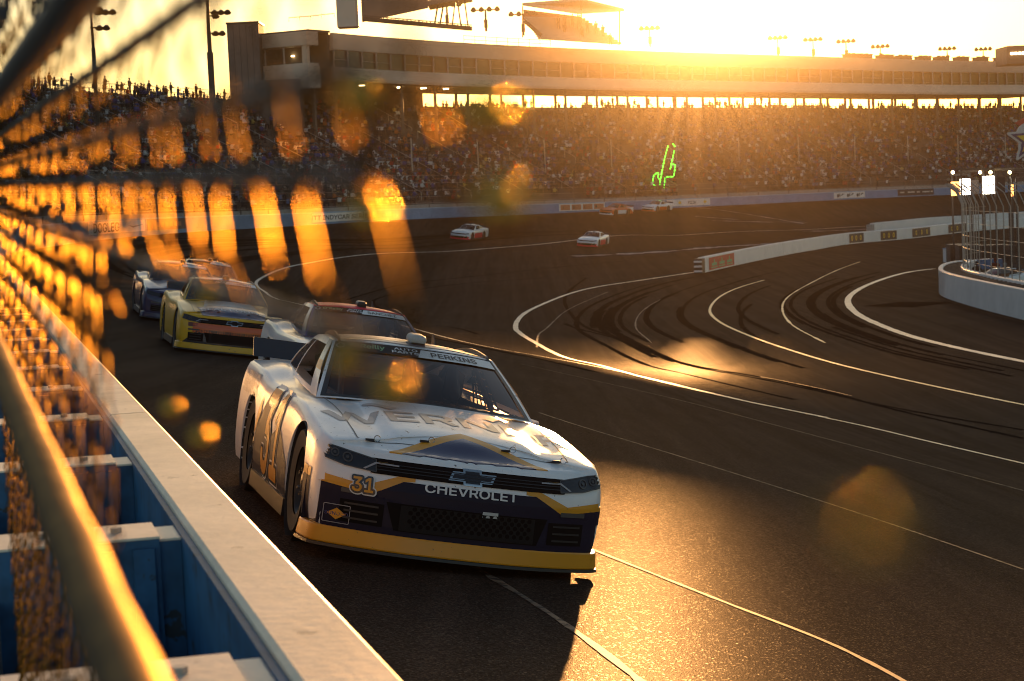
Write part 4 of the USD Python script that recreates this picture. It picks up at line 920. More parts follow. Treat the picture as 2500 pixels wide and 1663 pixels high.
def race_car(label, Mx, paint, roof_paint, detail=2, group=None, name='racing_car', pillar_paint=None, splitter='gold_vinyl', front=(), top=(), side=(), roof=(), banner=None, spoiler='black_paint', header=None):
    c = thing(name, label, 'racing car', Mx, group)
    obj('body', BODY, M[paint], c, smooth=38)
    obj('roof', ROOF, M[roof_paint], c, smooth=50); obj('pillars', PIL, M[pillar_paint or paint], c, smooth=30)
    ws = obj('windscreen', MB().grid(gh_sub(GF, .04, .96, -.94, .94, GYF, -.004)).out(), M['glass'], c, smooth=True)
    obj('rear_window', MB().grid(gh_sub(GR, .07, .93, GYR[0] * -1 * .0 - .86, .86, GYR[::-1], 0.)[:, ::-1]).out() if False else MB().grid(gh_sub(GR[:, ::-1], .07, .93, -.86, .86, GYR[::-1], -.003)).out(), M['glass_side'], c, smooth=True)
    for sg in (1, -1):
        P = gh_sub(GS, QW[0] - .02, QW[1] + .02, QW[2] - .01, QW[3] + .01, GUS, -.003); P = P if sg == 1 else flip_side(P)[:, ::-1]
        obj('quarter_window', MB().grid(P).out(), M['glass_side'], c, smooth=True)
    for k, (x, sg) in enumerate(((1.44, 1), (1.44, -1), (-1.235, 1), (-1.235, -1))):
        wheel(c, x, sg)
        Fm = frame([x, sg * .66, .34], x=np.array([1., 0, 0]), z=np.array([0, float(sg), 0])); b = MB().lathe([(0, .0), (.40, .0), (.40, .293)], Fm, 30)
        obj('wheel_well', b.out(), M['cabin'], c)
    o, n = _outline(); m_ = (o[:, 0] > 1.93); q = o[m_]; nn = n[m_]
    order = np.argsort(np.arctan2(q[:, 1], q[:, 0] - 1.)); q, nn = q[order], nn[order]
    G = np.stack([np.c_[q + nn * a, np.full(len(q), z)] for a, z in ((-.03, .172), (.004, .17), (.010, .162), (.020, .075), (.016, .066), (-.05, .064))], 1)
    obj('splitter', MB().grid(G[:, ::-1]).out(), M[splitter], c, smooth=25)
    G = np.stack([np.c_[q + nn * a, np.full(len(q), z)] for a, z in ((-.06, .0635), (.026, .0635), (.03, .045), (-.06, .043))], 1)
    obj('splitter_lip', MB().grid(G[:, ::-1], closed=True).out(), M['black'], c)
    for sg in (1, -1):
        b = MB(); b.hexa([(-.85, sg * .955, .05), (1.02, sg * .955, .05), (1.02, sg * .90, .05), (-.85, sg * .90, .05), (-.85, sg * .955, .17), (1.02, sg * .955, .17), (1.02, sg * .90, .17), (-.85, sg * .90, .17)]); obj('side_skirt', b.out(), M['black'], c)
    obj('spoiler', MB().hexa([(-2.42, -.86, .98), (-2.36, -.86, .98), (-2.36, .86, .98), (-2.42, .86, .98), (-2.52, -.86, 1.135), (-2.50, -.86, 1.135), (-2.50, .86, 1.135), (-2.52, .86, 1.135)]).out(), M[spoiler], c)
    # cabin
    tub = MB(); v = [(-1.39, -.575, .47), (.72, -.575, .47), (.72, .575, .47), (-1.39, .575, .47), (-1.39, -.575, .95), (.72, -.575, .90), (.72, .575, .90), (-1.39, .575, .95)]
    tub.add(v, [[0, 1, 2, 3], [0, 4, 5, 1], [1, 5, 6, 2], [2, 6, 7, 3], [3, 7, 4, 0]]); obj('cabin_floor', tub.out(), M['cabin'], c)
    obj('dashboard', MB().hexa([(.26, -.57, .62), (.71, -.57, .62), (.71, .57, .62), (.26, .57, .62), (.30, -.57, .86), (.71, -.57, .895), (.71, .57, .895), (.30, .57, .86)]).out(), M['cabin'], c)
    obj('seat', MB().mesh(hullm([((-.42, .34, .52), .1), ((-.42, .22, .52), .1), ((-.62, .34, 1.0), .08), ((-.62, .22, 1.0), .08)])).mesh(hullm([((-.55, .45, .95), .05), ((-.38, .46, .95), .05), ((-.55, .46, 1.12), .05)])).mesh(hullm([((-.55, .12, .95), .05), ((-.38, .12, .95), .05), ((-.55, .12, 1.12), .05)])).out(), M['seat'], c)
    cg = MB()
    for sg in (1, -1):
        cg.tube([(.48, sg * .55, .55), (.42, sg * .56, .92), (-.02, sg * .50, 1.205), (-.75, sg * .50, 1.22), (-.78, sg * .55, .9), (-.8, sg * .55, .5)], .022, 6)
        cg.tube([(-.75, sg * .48, 1.2), (-1.35, sg * .5, .95)], .02, 6)
        for z in (.6, .72, .83): cg.tube([(.45, sg * .56, z), (-.78, sg * .56, z)], .02, 6)
    cg.tube([(-.02, -.5, 1.2), (-.02, .5, 1.2)], .022, 6); cg.tube([(-.75, -.5, 1.22), (-.75, .5, 1.22)], .022, 6); cg.tube([(-.78, -.5, .6), (-.75, .45, 1.2)], .02, 6); cg.tube([(-.0, 0, 1.21), (.4, .05, .92)], .018, 6)
    obj('roll_cage', cg.out(), M['cage'], c, smooth=40)
    b = MB()
    for k in range(7): b.bar((-.28 + .085 * k, .60 + .012 * k, .90), (-.30 + .055 * k, .555, 1.17), .014, .004)
    for k in range(6): z = .91 + .05 * k; b.bar((-.30, .60 - .01 * k, z), (.27 - .04 * k, .65 - .02 * k, z), .004, .014)
    obj('window_net', b.out(), M['cabin'], c)
    for sg in (1, -1): obj('door_panel', MB().hexa([(-.75, sg * .57, .6), (-.70, sg * .58, .6), (-.70, sg * .60, 1.1), (-.75, sg * .54, 1.14), (-1.2, sg * .50, .6), (-1.15, sg * .51, .6), (-1.15, sg * .53, 1.1), (-1.2, sg * .50, 1.1)]).out(), M['tin'], c)
    # roof furniture
    for sg in (1, -1):
        xs = np.linspace(.14, -.85, 24); yy = .565 - .05 * np.linspace(0, 1, 24); z0 = ROOFZ(np.clip(xs, -.9, .0), sg * np.minimum(yy, .52)); z0 = np.where(np.isnan(z0), 1.27, z0) - np.maximum(xs - .08, 0) * .45
        hh = .035 * np.sin(np.linspace(.15, math.pi - .25, 24)); G = np.stack([np.c_[xs, sg * (yy - .008), z0 - .01], np.c_[xs, sg * (yy - .008), z0 + hh], np.c_[xs, sg * (yy + .008), z0 + hh], np.c_[xs, sg * (yy + .008), z0 - .01]], 1)
        obj('roof_strip', MB().grid(G).out(), M['black'], c, smooth=40)
    cb = obj('roof_camera', MB().mesh(hullm([((.05, .0, 1.345), .035), ((-.08, .0, 1.355), .035), ((.05, .06, 1.345), .035), ((-.08, .06, 1.355), .035)])).out(), M['white_vinyl'] if detail > 1 and paint == 'white_paint' else M['black'], c, smooth=50)
    obj('camera_base', MB().box((-.11, -.02, 1.28), (.085, .08, 1.32)).out(), M['black'], cb)
    obj('shark_fin', MB().prism(Polygon([(-.52, 1.29), (-.72, 1.29), (-.72, 1.39), (-.69, 1.39)]), -.004, .004, frame([0, .30, 0], x=np.array([1., 0, 0]), y=np.array([0, 0, 1.]))).out(), M['black'], c)
    # nose
    sl = sbox(-.62, .545, .62, .612)
    g1 = obj('upper_grille', decal(sl.buffer(.012), lambda u: front_map(u, .006)), M['grille_mesh'], c)
    for z in (.556, .575, .594): obj('grille_bar', decal(sbox(-.6, z, .6, z + .005), lambda u: front_map(u, .010), .08), M['black'], g1)
    low = Polygon([(-.46, .20), (.46, .20), (.52, .37), (-.52, .37)]); g2 = obj('lower_grille', decal(low, lambda u: front_map(u, .006)), M['grille_mesh'], c)
    if detail > 1:
        hx = []
        for i in range(-8, 9):
            for j in range(6):
                cx, cy = i * .046 + (j % 2) * .023, .215 + j * .026
                if low.buffer(-.02).contains(Point(cx, cy)) and abs(cx) < .42: hx.append(Point(cx, cy).buffer(.0145, quad_segs=2))
        grid_ = sbox(-.43, .203, .43, .36).difference(unary_union(hx)); obj('honeycomb', decal(grid_, lambda u: front_map(u, .012), .06), M['honey'], g2)
    for sg in (1, -1):
        for z in (.23, .275, .32): obj('duct_slat', decal(shift(sbox(-.1, 0, .1, .012), sg * .66, z), lambda u: front_map(u, .012)), M['black'], c)
        duct = shift(sbox(-.13, -.01, .13, .13), sg * .66, .22); obj('brake_duct', decal(duct, lambda u: front_map(u, .006)), M['grille_mesh'], c)
        obj('tow_slot', decal(shift(sbox(-.085, -.008, .085, .008).buffer(.006), sg * .70, .405), lambda u: front_map(u, .008)), M['lampgrey'], c)
        hp = Polygon([(.60, .545), (.78, .560), (.895, .590), (.925, .660), (.90, .668), (.74, .638), (.60, .612)])
        hp = hp if sg == 1 else mirror(hp)
        hl = obj('headlight', decal(hp, lambda u: front_map(u, .008), .03), M['gloss_black'], c, smooth=True)
        if detail > 1:
            ed = hp.buffer(.006).difference(hp); obj('trim', decal(ed, lambda u: front_map(u, .010), .03), M['lampgrey'], hl)
            for x, r in ((.765, .030), (.84, .026)): obj('bulb_ring', decal(ring(sg * x, .605 + (x - .765) * .25, r, .008), lambda u: front_map(u, .012), .03), M['lampgrey'], hl); obj('bulb', decal(Point(sg * x, .605 + (x - .765) * .25).buffer(.009), lambda u: front_map(u, .013), .03), M['lampgrey'], hl)
            st = Polygon([(sg * .46, .596), (sg * .60, .600), (sg * .675, .555), (sg * .66, .552), (sg * .595, .590), (sg * .46, .588)]); obj('daylight_strip', decal(st, lambda u: front_map(u, .011), .03), M['grey_vinyl'], hl)
    if detail > 1:
        seam = [LineString([(2.10, -.70), (2.16, -.3), (2.18, 0), (2.16, .3), (2.10, .70)])] + [LineString([(2.10, sg * .70), (.70, sg * .74)]) for sg in (1, -1)]
        obj('bonnet_seam', decal(unary_union([s.buffer(.004) for s in seam]), lambda u: top_map(u, .002), .06), M['black'], c)
        for y in (-.62, -.27, .27, .62):
            x = 2.13 - .02 * abs(y); z = float(TOP(x, y)); p = obj('bonnet_pin', MB().tube([(x, y - .03, z + .012), (x, y + .025, z + .014)], .009, 6).out(), M['black'], c)
            a = np.linspace(0, 2 * math.pi, 14)[:-1]; obj('pin_ring', MB().tube(np.c_[x + 0 * a, y + .045 + .02 * np.cos(a), z + .025 + .02 * np.sin(a)], .0035, 5, closed=True).out(), M['chrome'], p)
        for sg in (1, -1):
            vent = Polygon([(1.25, sg * .30), (1.05, sg * .50), (1.10, sg * .52), (1.34, sg * .36)]); obj('bonnet_vent', decal(vent, lambda u: top_map(u, .004)), M['grey_vinyl'], c)
        obj('cowl', decal(Polygon([(.86, -.72), (.96, 0), (.86, .72), (.78, .72), (.80, 0), (.78, -.72)]), lambda u: top_map(u, .003)), M['gloss_black'], c)
    for poly, m, nm in front: obj(nm, decal(poly, lambda u: front_map(u, .0035 if nm.startswith('nose') else .009), .04), M[m], c)
    for poly, m, nm in top: obj(nm, decal(poly, lambda u: top_map(u, .006 if 'letter' not in nm else .008), .05), M[m], c)
    for poly, m, nm, sg, e in side: obj(nm, decal(poly, side_map(sg, e), .06), M[m], c)
    for poly, m, nm in roof: obj(nm, decal(poly, roof_map, .06), M[m], c)
    obj('windscreen_trim', decal(sbox(-.97, .02, .97, .975).difference(sbox(-.925, .055, .925, .955)), ws_map(.002), .06), M['black'], ws)
    if header: obj('roof_header', decal(sbox(-1, .958, 1, 1), ws_map(.006), .05), M[header], c)
    if banner:
        obj('sunstrip', decal(sbox(-.95, .80, .95, .965), ws_map(.003), .05), M['strip_black'], ws)
        obj('name_panel', decal(Polygon([(-.02, .80), (.93, .80), (.93, .945), (.04, .945)]), ws_map(.005), .05), M['white_vinyl'], ws)
        if banner[0]: obj('lettering', decal(shift(text_poly(banner[0], .078, stretch=1.25), .43 + banner[2], .872), ws_map(.008), .03), M['black'], ws)
        if banner[1]:
            obj('oval_lettering', decal(shift(text_poly("O'Reilly", .072, stretch=1.12), -.60, .885), ws_map(.007), .03), M['green_vinyl'], ws)
            obj('oval_ring', decal(shift(Point(0, 0).buffer(.05).difference(Point(0, 0).buffer(.036)), -.90, .885), ws_map(.007), .03), M['grey_vinyl'], ws)
            obj('lettering', decal(unary_union([shift(text_poly('AUTO', .042, stretch=1.75), -.15, .915), shift(text_poly('PARTS', .042, stretch=1.75), -.16, .855)]), ws_map(.007), .03), M['white_vinyl'], ws)
    return c
def car_pose(pos, fwd):
    """Stand a car on the ground at pos (x, y), heading along fwd."""
    n = gnormal(pos[0], pos[1]); f3 = np.array([fwd[0], fwd[1], 0.]); f3 -= n * (f3 @ n)
    return frame(np.array([pos[0], pos[1], float(H(pos[0], pos[1])) + .004]), x=f3 / np.linalg.norm(f3), z=n)
def by_roof(px, py, fwd, h=1.27, xo=-.1):
    """The spot where a car's roof front shows at (px, py)."""
    g = gp(px, py, lift=h); return car_pose(g[:2] - np.asarray(fwd) * xo, fwd)
# ---- the leading white car
R0 = np.stack([(0.24313813, -0.96983639, 0.01735612), (0.95318458, 0.23557057, -0.18959343), (0.17978602, 0.06264098, 0.98170927)], 1)
M0 = np.eye(4); M0[:3, :3] = R0; M0[:3, 3] = PT
gold_low = Polygon([(.97, .50), (.66, .455), (.46, .535), (.36, .545), (.36, .512), (.43, .505), (.62, .405), (.97, .445)])
navy_low = Polygon([(-.97, .15), (.97, .15), (.97, .446), (.62, .406), (.43, .506), (-.43, .506), (-.62, .406), (-.97, .446)])
bow = Polygon([(-.155, -.028), (-.06, -.028), (-.06, -.05), (.06, -.05), (.06, -.028), (.125, -.028), (.155, .028), (.06, .028), (.06, .05), (-.06, .05), (-.06, .028), (-.125, .028)])
n31 = text_poly('31', .085, stretch=.9)
chev_o = Polygon([(2.36, .60), (2.28, .52), (1.93, .0), (2.28, -.52), (2.36, -.60), (2.36, .0)]); chev_i = Polygon([(2.37, .50), (2.30, .44), (2.03, 0), (2.30, -.44), (2.37, -.50), (2.4, 0)])
nose_chev = Polygon([(.56, .615), (.47, .70), (-.47, .70), (-.56, .615)])
big31 = text_poly('31', .60, stretch=.95, slant=.12)
lead = race_car('leading white racing car with gold chevron nose and number 31, nearest the wall', M0, 'white_paint', 'white_paint', pillar_paint='white_paint', splitter='gold_vinyl',
    front=[(navy_low, 'nose_navy', 'nose_lower'), (sym(gold_low), 'gold_vinyl', 'nose_stripe'),
           (bow.buffer(.012).difference(bow) if False else shift(bow.difference(bow.buffer(-.014)), 0, .578), 'chrome', 'bow_tie_badge'), (shift(bow.buffer(-.014), 0, .578), 'gloss_black', 'bow_tie_fill'),
           (shift(text_poly('CHEVROLET', .052, stretch=1.42), 0, .487), 'white_vinyl', 'lettering'),
           (shift(n31.buffer(.019), -.665, .452), 'white_vinyl', 'number_edge'), (shift(sbox(-.05, -.018, .05, .018), .0 + .13, .362), 'silver', 'plate'), (shift(sbox(-.07, -.05, .07, .05).buffer(.008).difference(sbox(-.07, -.05, .07, .05).buffer(.004)), -.80, .25), 'grey_vinyl', 'badge_frame'),
           (shift(Polygon([(-.055, 0), (0, .036), (.055, 0), (0, -.036)]), -.80, .25), 'gold_vinyl', 'badge_diamond'), (shift(text_poly('SUNOCO', .020, stretch=1.15), -.80, .25), 'navy', 'badge_lettering')],
    top=[(chev_o.difference(chev_i), 'gold_vinyl', 'bonnet_chevron'), (chev_i, 'navy_paint', 'bonnet_peak')],
    side=[(Polygon([(1.02, .16), (1.02, .40), (.45, .62), (.1, .52), (-.35, .82), (-.82, .42), (-.82, .16)]), 'nose_navy', 'door_lower', sg, .004) for sg in (-1, 1)] +
         [(Polygon([(1.85, .15), (2.07, .15), (2.07, .447), (1.85, .447)]), 'nose_navy', 'corner_lower', sg, .004) for sg in (-1, 1)] + [(Polygon([(1.85, .447), (2.07, .447), (2.07, .50), (1.85, .51)]), 'gold_vinyl', 'corner_stripe', sg, .005) for sg in (-1, 1)] +
         [(Polygon([(-.62, .62), (-.82, .44), (-.82, .54), (-.66, .76)]), 'gold_vinyl', 'door_stripe', sg, .006) for sg in (-1, 1)],
    roof=[(Polygon([(.07, -.56), (.155, 0), (.07, .56), (-.08, .46), (-.10, 0), (-.08, -.46)]), 'navy_paint', 'roof_front_band')],
    banner=('PERKINS', True, .0))
for sg in (-1, 1):
    from shapely import affinity as _af
    b31 = _af.scale(big31, -1, 1, origin=(0, 0)) if sg == 1 else big31
    q = shift(b31, .12, .52); obj('door_number_edge', decal(q.buffer(.035), side_map(sg, .008), .05), M['white_vinyl'], lead); obj('door_number_shade', decal(q.buffer(.022), side_map(sg, .010), .05), M['black_paint'], lead); obj('door_number', decal(q, side_map(sg, .012), .05), M['gold_vinyl'], lead)
    wq = text_poly('WERNER', .17, stretch=.9); wq = _af.scale(wq, -1, 1, origin=(0, 0)) if sg == 1 else wq
    obj('quarter_lettering', decal(shift(wq, -1.5, .80), side_map(sg, .006), .05), M['grey_vinyl'], lead)
    pb1 = sbox(.0, .45, .10, .62); obj('pillar_navy', decal(sbox(.0, .62, .115, 1.), gs_map(sg), .04), M['navy_paint'], lead); obj('pillar_gold', decal(sbox(.0, .45, .12, .62), gs_map(sg), .04), M['gold_vinyl'], lead)
# numbers on the nose, three layers
q = shift(n31, -.665, .452)
obj('number_shade', decal(q.buffer(.012), lambda u: front_map(u, .0115), .03), M['black_paint'], lead); obj('number', decal(q, lambda u: front_map(u, .014), .03), M['gold_vinyl'], lead)
# WERNER across the bonnet
wt = text_poly('WERNER', .30, stretch=.98); wt = _af.affine_transform(wt, [0, 1, 1, 0, 0, 0])   # letters read across the car, tops towards the screen
wt = _af.scale(wt, -1, 1, origin=(0, 0)); obj('bonnet_lettering', decal(shift(wt, 1.55, 0), lambda u: top_map(u, .0028), .04), M['bonnet_grey'], lead)
obj('roof_line', decal(LineString([(-.04, -.40), (.03, -.24), (.06, 0), (.03, .24), (-.04, .40)]).buffer(.012), lambda u: roof_map(u, .008), .04), M['white_vinyl'], lead)
# ---- the cars behind
hd = R0[:2, 0] / np.linalg.norm(R0[:2, 0])
c2 = race_car('white and red racing car with a red roof edge right behind the leading car', by_roof(785, 712, hd), 'plain_white', 'red_paint', pillar_paint='purple_paint', splitter='red_paint', banner=('SANCHEZ', True, .0), header='red_paint',
    front=[(navy_low, 'red_paint', 'nose_lower')])
sf = shift(text_poly('SEAL FOUND', .13, stretch=1.05), 0, 0); sf = _af.scale(_af.affine_transform(sf, [0, 1, 1, 0, 0, 0]), -1, 1, origin=(0, 0))
c3 = race_car('yellow and orange racing car with a blue roof front, third in the line', by_roof(490, 648, hd), 'yellow_paint', 'blue_paint', pillar_paint='yellow_paint', splitter='yellow_paint', banner=('GREEN', True, .12),
    front=[(sbox(-.72, .36, .72, .53), 'orange_paint', 'nose_stripe'), (Polygon([(-.9, .15), (.9, .15), (.62, .42), (-.62, .42)]), 'black_paint', 'nose_lower'), (shift(bow.difference(bow.buffer(-.014)), 0, .578), 'chrome', 'bow_tie_badge'), (shift(n31, -.72, .45), 'orange_paint', 'number') if False else (sbox(-.80, .46, -.64, .53), 'maroon', 'nose_sticker')],
    top=[(Polygon([(2.3, -.56), (2.3, .56), (1.7, .62), (1.7, -.62)]), 'navy_paint', 'bonnet_band'), (Polygon([(1.68, -.5), (1.68, .5), (1.0, .42), (1.0, -.42)]), 'white_vinyl', 'bonnet_panel'), (shift(sf, 1.98, 0), 'white_vinyl', 'lettering')])
c4 = race_car('dark navy racing car half hidden behind the yellow car', by_roof(397, 608, hd), 'navy_paint', 'navy_paint', banner=(None, False, 0), splitter='navy_paint', detail=1)
c5 = race_car('black racing car farthest back in the line along the wall', by_roof(462, 603, hd, xo=-.1), 'black_paint', 'black_paint', banner=(None, False, 0), splitter='black_paint', detail=1)
def heading_at(px):
    d = -wall_dir(wall_col(px)); return d
for px, py, turn, p, rf, low, lab, extra in (
        (1080, 549, .10, 'plain_white', 'plain_white', 'red_paint', 'white racing car with red lower sides alone in the middle of the turn', []),
        (1365, 566, .36, 'plain_white', 'plain_white', 'red_paint', 'white racing car with dark roof on the inside line of the turn', []),
        (1418, 494, .02, 'orange_paint', 'orange_paint', 'plain_white', 'orange racing car with a white rear running along the far blue wall', []),
        (1512, 486, .12, 'plain_white', 'plain_white', 'orange_paint', 'white racing car with orange number beside the far blue wall', [])):
    g = gp(px, py); d = heading_at(px); cs_, sn_ = math.cos(turn), math.sin(turn); d = np.array([cs_ * d[0] - sn_ * d[1], sn_ * d[0] + cs_ * d[1]])
    race_car(lab, car_pose(g[:2], d), p, rf, detail=1, splitter=low, front=[(sbox(-.95, .15, .95, .33), low, 'nose_lower')], side=[(sbox(-.8, .16, 1.0, .62), low, 'door_lower', sg, .005) for sg in (-1, 1)] + ([(Polygon([(-2.3, .3), (-1.6, .75), (-.9, .85), (-2.3, .95)]), 'white_vinyl', 'rear_panel', sg, .006) for sg in (-1, 1)] if p == 'orange_paint' else []))
# ---------------------------------------------------------------- pit road walls
def px_curve(pts, step=1.5):
    return spline_px(pts, step)
def wall_on(name_parent, part, Q, w, z0, z1, mat, inward=1, dz=None):
    """Straight-sided wall of width w along the plan curve Q (to one side)."""
    t = np.gradient(Q, axis=0); t /= np.linalg.norm(t, axis=1, keepdims=True); n = np.stack([-t[:, 1], t[:, 0]], 1) * inward
    base = H(Q[:, 0], Q[:, 1]); base = gaussian_filter1d(base, 3, mode='nearest') if len(Q) > 8 else base
    G = np.stack([np.c_[Q + n * a, base + z] for a, z in ((0, z0), (0, z1 - .03), (.03, z1), (w - .03, z1), (w, z1 - .03), (w, z0))], 1)
    b = MB(); b.grid(G if inward > 0 else G[:, ::-1]); k = len(G) - 1
    for e in (0, k): b.add(G[e], [[0, 1, 2], [0, 2, 3], [0, 3, 4], [0, 4, 5]])
    return obj(part, b.out(), M[mat], name_parent)
def arc(Q): return np.r_[0, np.cumsum(np.linalg.norm(np.diff(Q, axis=0), axis=1))]
def near_t(Q, px):
    """Arc length on Q that the photo shows in column px."""
    P = np.c_[Q, H(Q[:, 0], Q[:, 1])] - CAM; c = (P @ c_r / (P @ c_f) * F + 1250) / S
    t = arc(Q); o = np.argsort(c); return float(np.interp(px, c[o], t[o]))
def qat(Q, T): t = arc(Q); return np.stack([np.interp(T, t, Q[:, k]) for k in (0, 1)], -1)
PWQ = px_curve([(1622, 628), (1690, 612), (1800, 589), (1955, 562), (2099, 549), (2189, 538), (2280, 529), (2400, 520)], .8)
pwl = thing('pit_wall', 'long white pit wall with a striped end block and small banners', 'wall')
tt = arc(PWQ); cutp = [0, near_t(PWQ, 1803), near_t(PWQ, 2060), near_t(PWQ, 2260), tt[-1]]
for a, c in zip(cutp, cutp[1:]): wall_on(pwl, 'wall_section', qat(PWQ, np.linspace(a + .03, c - .03, max(6, int((c - a) / 1.)))), -.5 if False else .5, -.3, 1.14, 'pit_white')
g0 = PWQ[0]; d0 = PWQ[1] - PWQ[0]; d0 /= np.linalg.norm(d0); EMx = upframe([*(g0 - d0 * .05), float(H(*g0))], -d0)
b = MB().box((0, -.55, 0), (.9, .05, 1.08), EMx); endb = obj('end_block', b.out(), M['black'], pwl)
for z in (.1, .45, .8): obj('block_band', MB().box((.88, -.56, z), (.92, .06, z + .14), EMx).out(), M['pit_white'], endb)
obj('expansion_joint', MB().box((-.02, -.004, 0), (.02, .0, 1.1), upframe([*qat(PWQ, cutp[1]), float(H(*qat(PWQ, cutp[1])))], -d0)).out(), M['maroon'], pwl)
def pit_banner(c0, c1, base, marks, label, group=None):
    ta, tb = near_t(PWQ, c0), near_t(PWQ, c1); L = abs(tb - ta); ta = min(ta, tb)
    def mp(uv, e):
        q = qat(PWQ, ta + np.clip(uv[:, 0], 0, L)); tq = qat(PWQ, np.clip(ta + uv[:, 0] + .5, 0, arc(PWQ)[-1])) - q; tq = tq / (np.linalg.norm(tq, axis=1, keepdims=True) + 1e-9); n = np.stack([tq[:, 1], -tq[:, 0]], 1)
        q = q + n * e; return np.c_[q, H(q[:, 0], q[:, 1]) + .1 + uv[:, 1]]
    bn = thing('pit_banner', label, 'banner', group=group)
    obj('sheet', decal(sbox(0, 0, L, .92), lambda u: mp(u, .02), .8), M[base], bn)
    for shp, m, nm in marks(L): obj(nm, decal(shp, lambda u: mp(u, .035), .4), M[m], bn)
pit_banner(1632, 1690, 'red', lambda L: [(unary_union([shift(sbox(-L * .1, -.22, L * .1, .0), L * x, .5), Point(L * x, .62).buffer(.17), sbox(L * x - L * .12, .12, L * x + L * .12, .2)]), 'green_vinyl', 'emblem') for x in (.2, .5, .8)], 'red banner with three pale green emblems on the white pit wall')
ro = lambda L: [(Point(L * x, .46).buffer(.26).difference(Point(L * x, .46).buffer(.13)), 'yellow', 'emblem') for x in (.2, .5, .8)]
for c0, c1, lb in ((1955, 1988, 'dark banner with three yellow rings, first along the pit wall after the plain stretch'), (2027, 2064, 'dark banner with three yellow rings, between two others on the pit wall'), (2100, 2141, 'dark banner with three yellow rings, last in full view before the pit fence'), (2183, 2225, 'dark ringed banner on the pit wall half behind the pit fence')):
    pit_banner(c0, c1, 'dark_banner', ro, lb, 'dark ringed banners on the pit wall')
PW2 = px_curve([(2012, 536), (2090, 528), (2190, 519), (2320, 510), (2420, 505)], 1.)
pw2 = thing('back_pit_wall', 'second white wall standing behind the pit wall near the pit fence', 'wall')
wall_on(pw2, 'wall_body', PW2, .5, -.3, 1.15, 'pit_white'); 
e2 = PW2[0]; obj('end_block', MB().box((0, -.55, 0), (.9, .05, 1.0), upframe([*e2, float(H(*e2))], PW2[0] - PW2[1])).out(), M['concrete'], pw2)
q = gp(2171, 604); blk = thing('concrete_block', 'small white block between the pit road and the curved wall', 'barrier')
obj('block_body', MB().box((-2.5, 0, 0), (0, .6, 1.05), upframe(q, -np.array([1., .25, 0]))).out(), M['pit_white'], blk); obj('block_cap', MB().box((-2.55, -.03, 1.05), (.03, .63, 1.1), upframe(q, -np.array([1., .25, 0]))).out(), M['far_cap'], blk)
# curved wall round the pit entrance: outer lip, ribbed channel, inner lip, fence on top
CQ = px_curve([(2230, 648), (2196, 650), (2172, 657), (2161, 669), (2167, 683), (2198, 694), (2260, 712), (2357, 737), (2500, 778)], .5)
cwl = thing('curved_pit_wall', 'white curved wall with a ribbed top beside the pit road, golden in the sun', 'wall')
RH_ = 1.38
_t = np.gradient(CQ, axis=0); _t /= np.linalg.norm(_t, axis=1, keepdims=True); _n = np.stack([-_t[:, 1], _t[:, 0]], 1)
_c = CQ.mean(0) + [6, 6]; _sg = 1. if np.mean(np.sum(_n * (_c - CQ), 1)) > 0 else -1.
wall_on(cwl, 'outer_lip', CQ, .26, -.3, RH_, 'pit_white', inward=_sg)
wall_on(cwl, 'channel', CQ + _n * _sg * .262, 1.0, -.3, RH_ - .12, 'concrete', inward=_sg)
wall_on(cwl, 'inner_lip', CQ + _n * _sg * 1.264, .3, -.3, RH_ + .05, 'pit_white', inward=_sg)
T = arc(CQ)
for t in np.arange(2., T[-1] - .5, .95):
    p = qat(CQ, t); i = int(np.argmin(abs(T - t))); n = _n[i] * _sg
    obj('channel_rib', MB().bar(np.r_[p + n * .28, float(H(*p)) + RH_ - .085], np.r_[p + n * 1.25, float(H(*p)) + RH_ - .085], .07, .07).out(), M['dark_steel'], cwl)
pf = thing('pit_fence', 'tall thin fence of posts and wires on top of the curved pit wall', 'fence')
for t in np.arange(1.2, T[-1], 1.55):
    p = qat(CQ, t); i = int(np.argmin(abs(T - t))); n = _n[i] * _sg; z = float(H(*p)) + RH_
    obj('fence_post', MB().tube([np.r_[p + n * 1.4, z], np.r_[p + n * 1.4, z + 3.6], np.r_[p + n * 1.1, z + 4.3], np.r_[p + n * .5, z + 4.8]], .028, 6).out(), M['rail'], pf, smooth=40)
for dz in (.5, 1.2, 1.9, 2.6, 3.3):
    obj('strand_cable', MB().tube(np.c_[CQ + _n * _sg * 1.4, gaussian_filter1d(H(CQ[:, 0], CQ[:, 1]), 4, mode='nearest') + RH_ + dz], .012, 3).out(), M['rail'], pf)
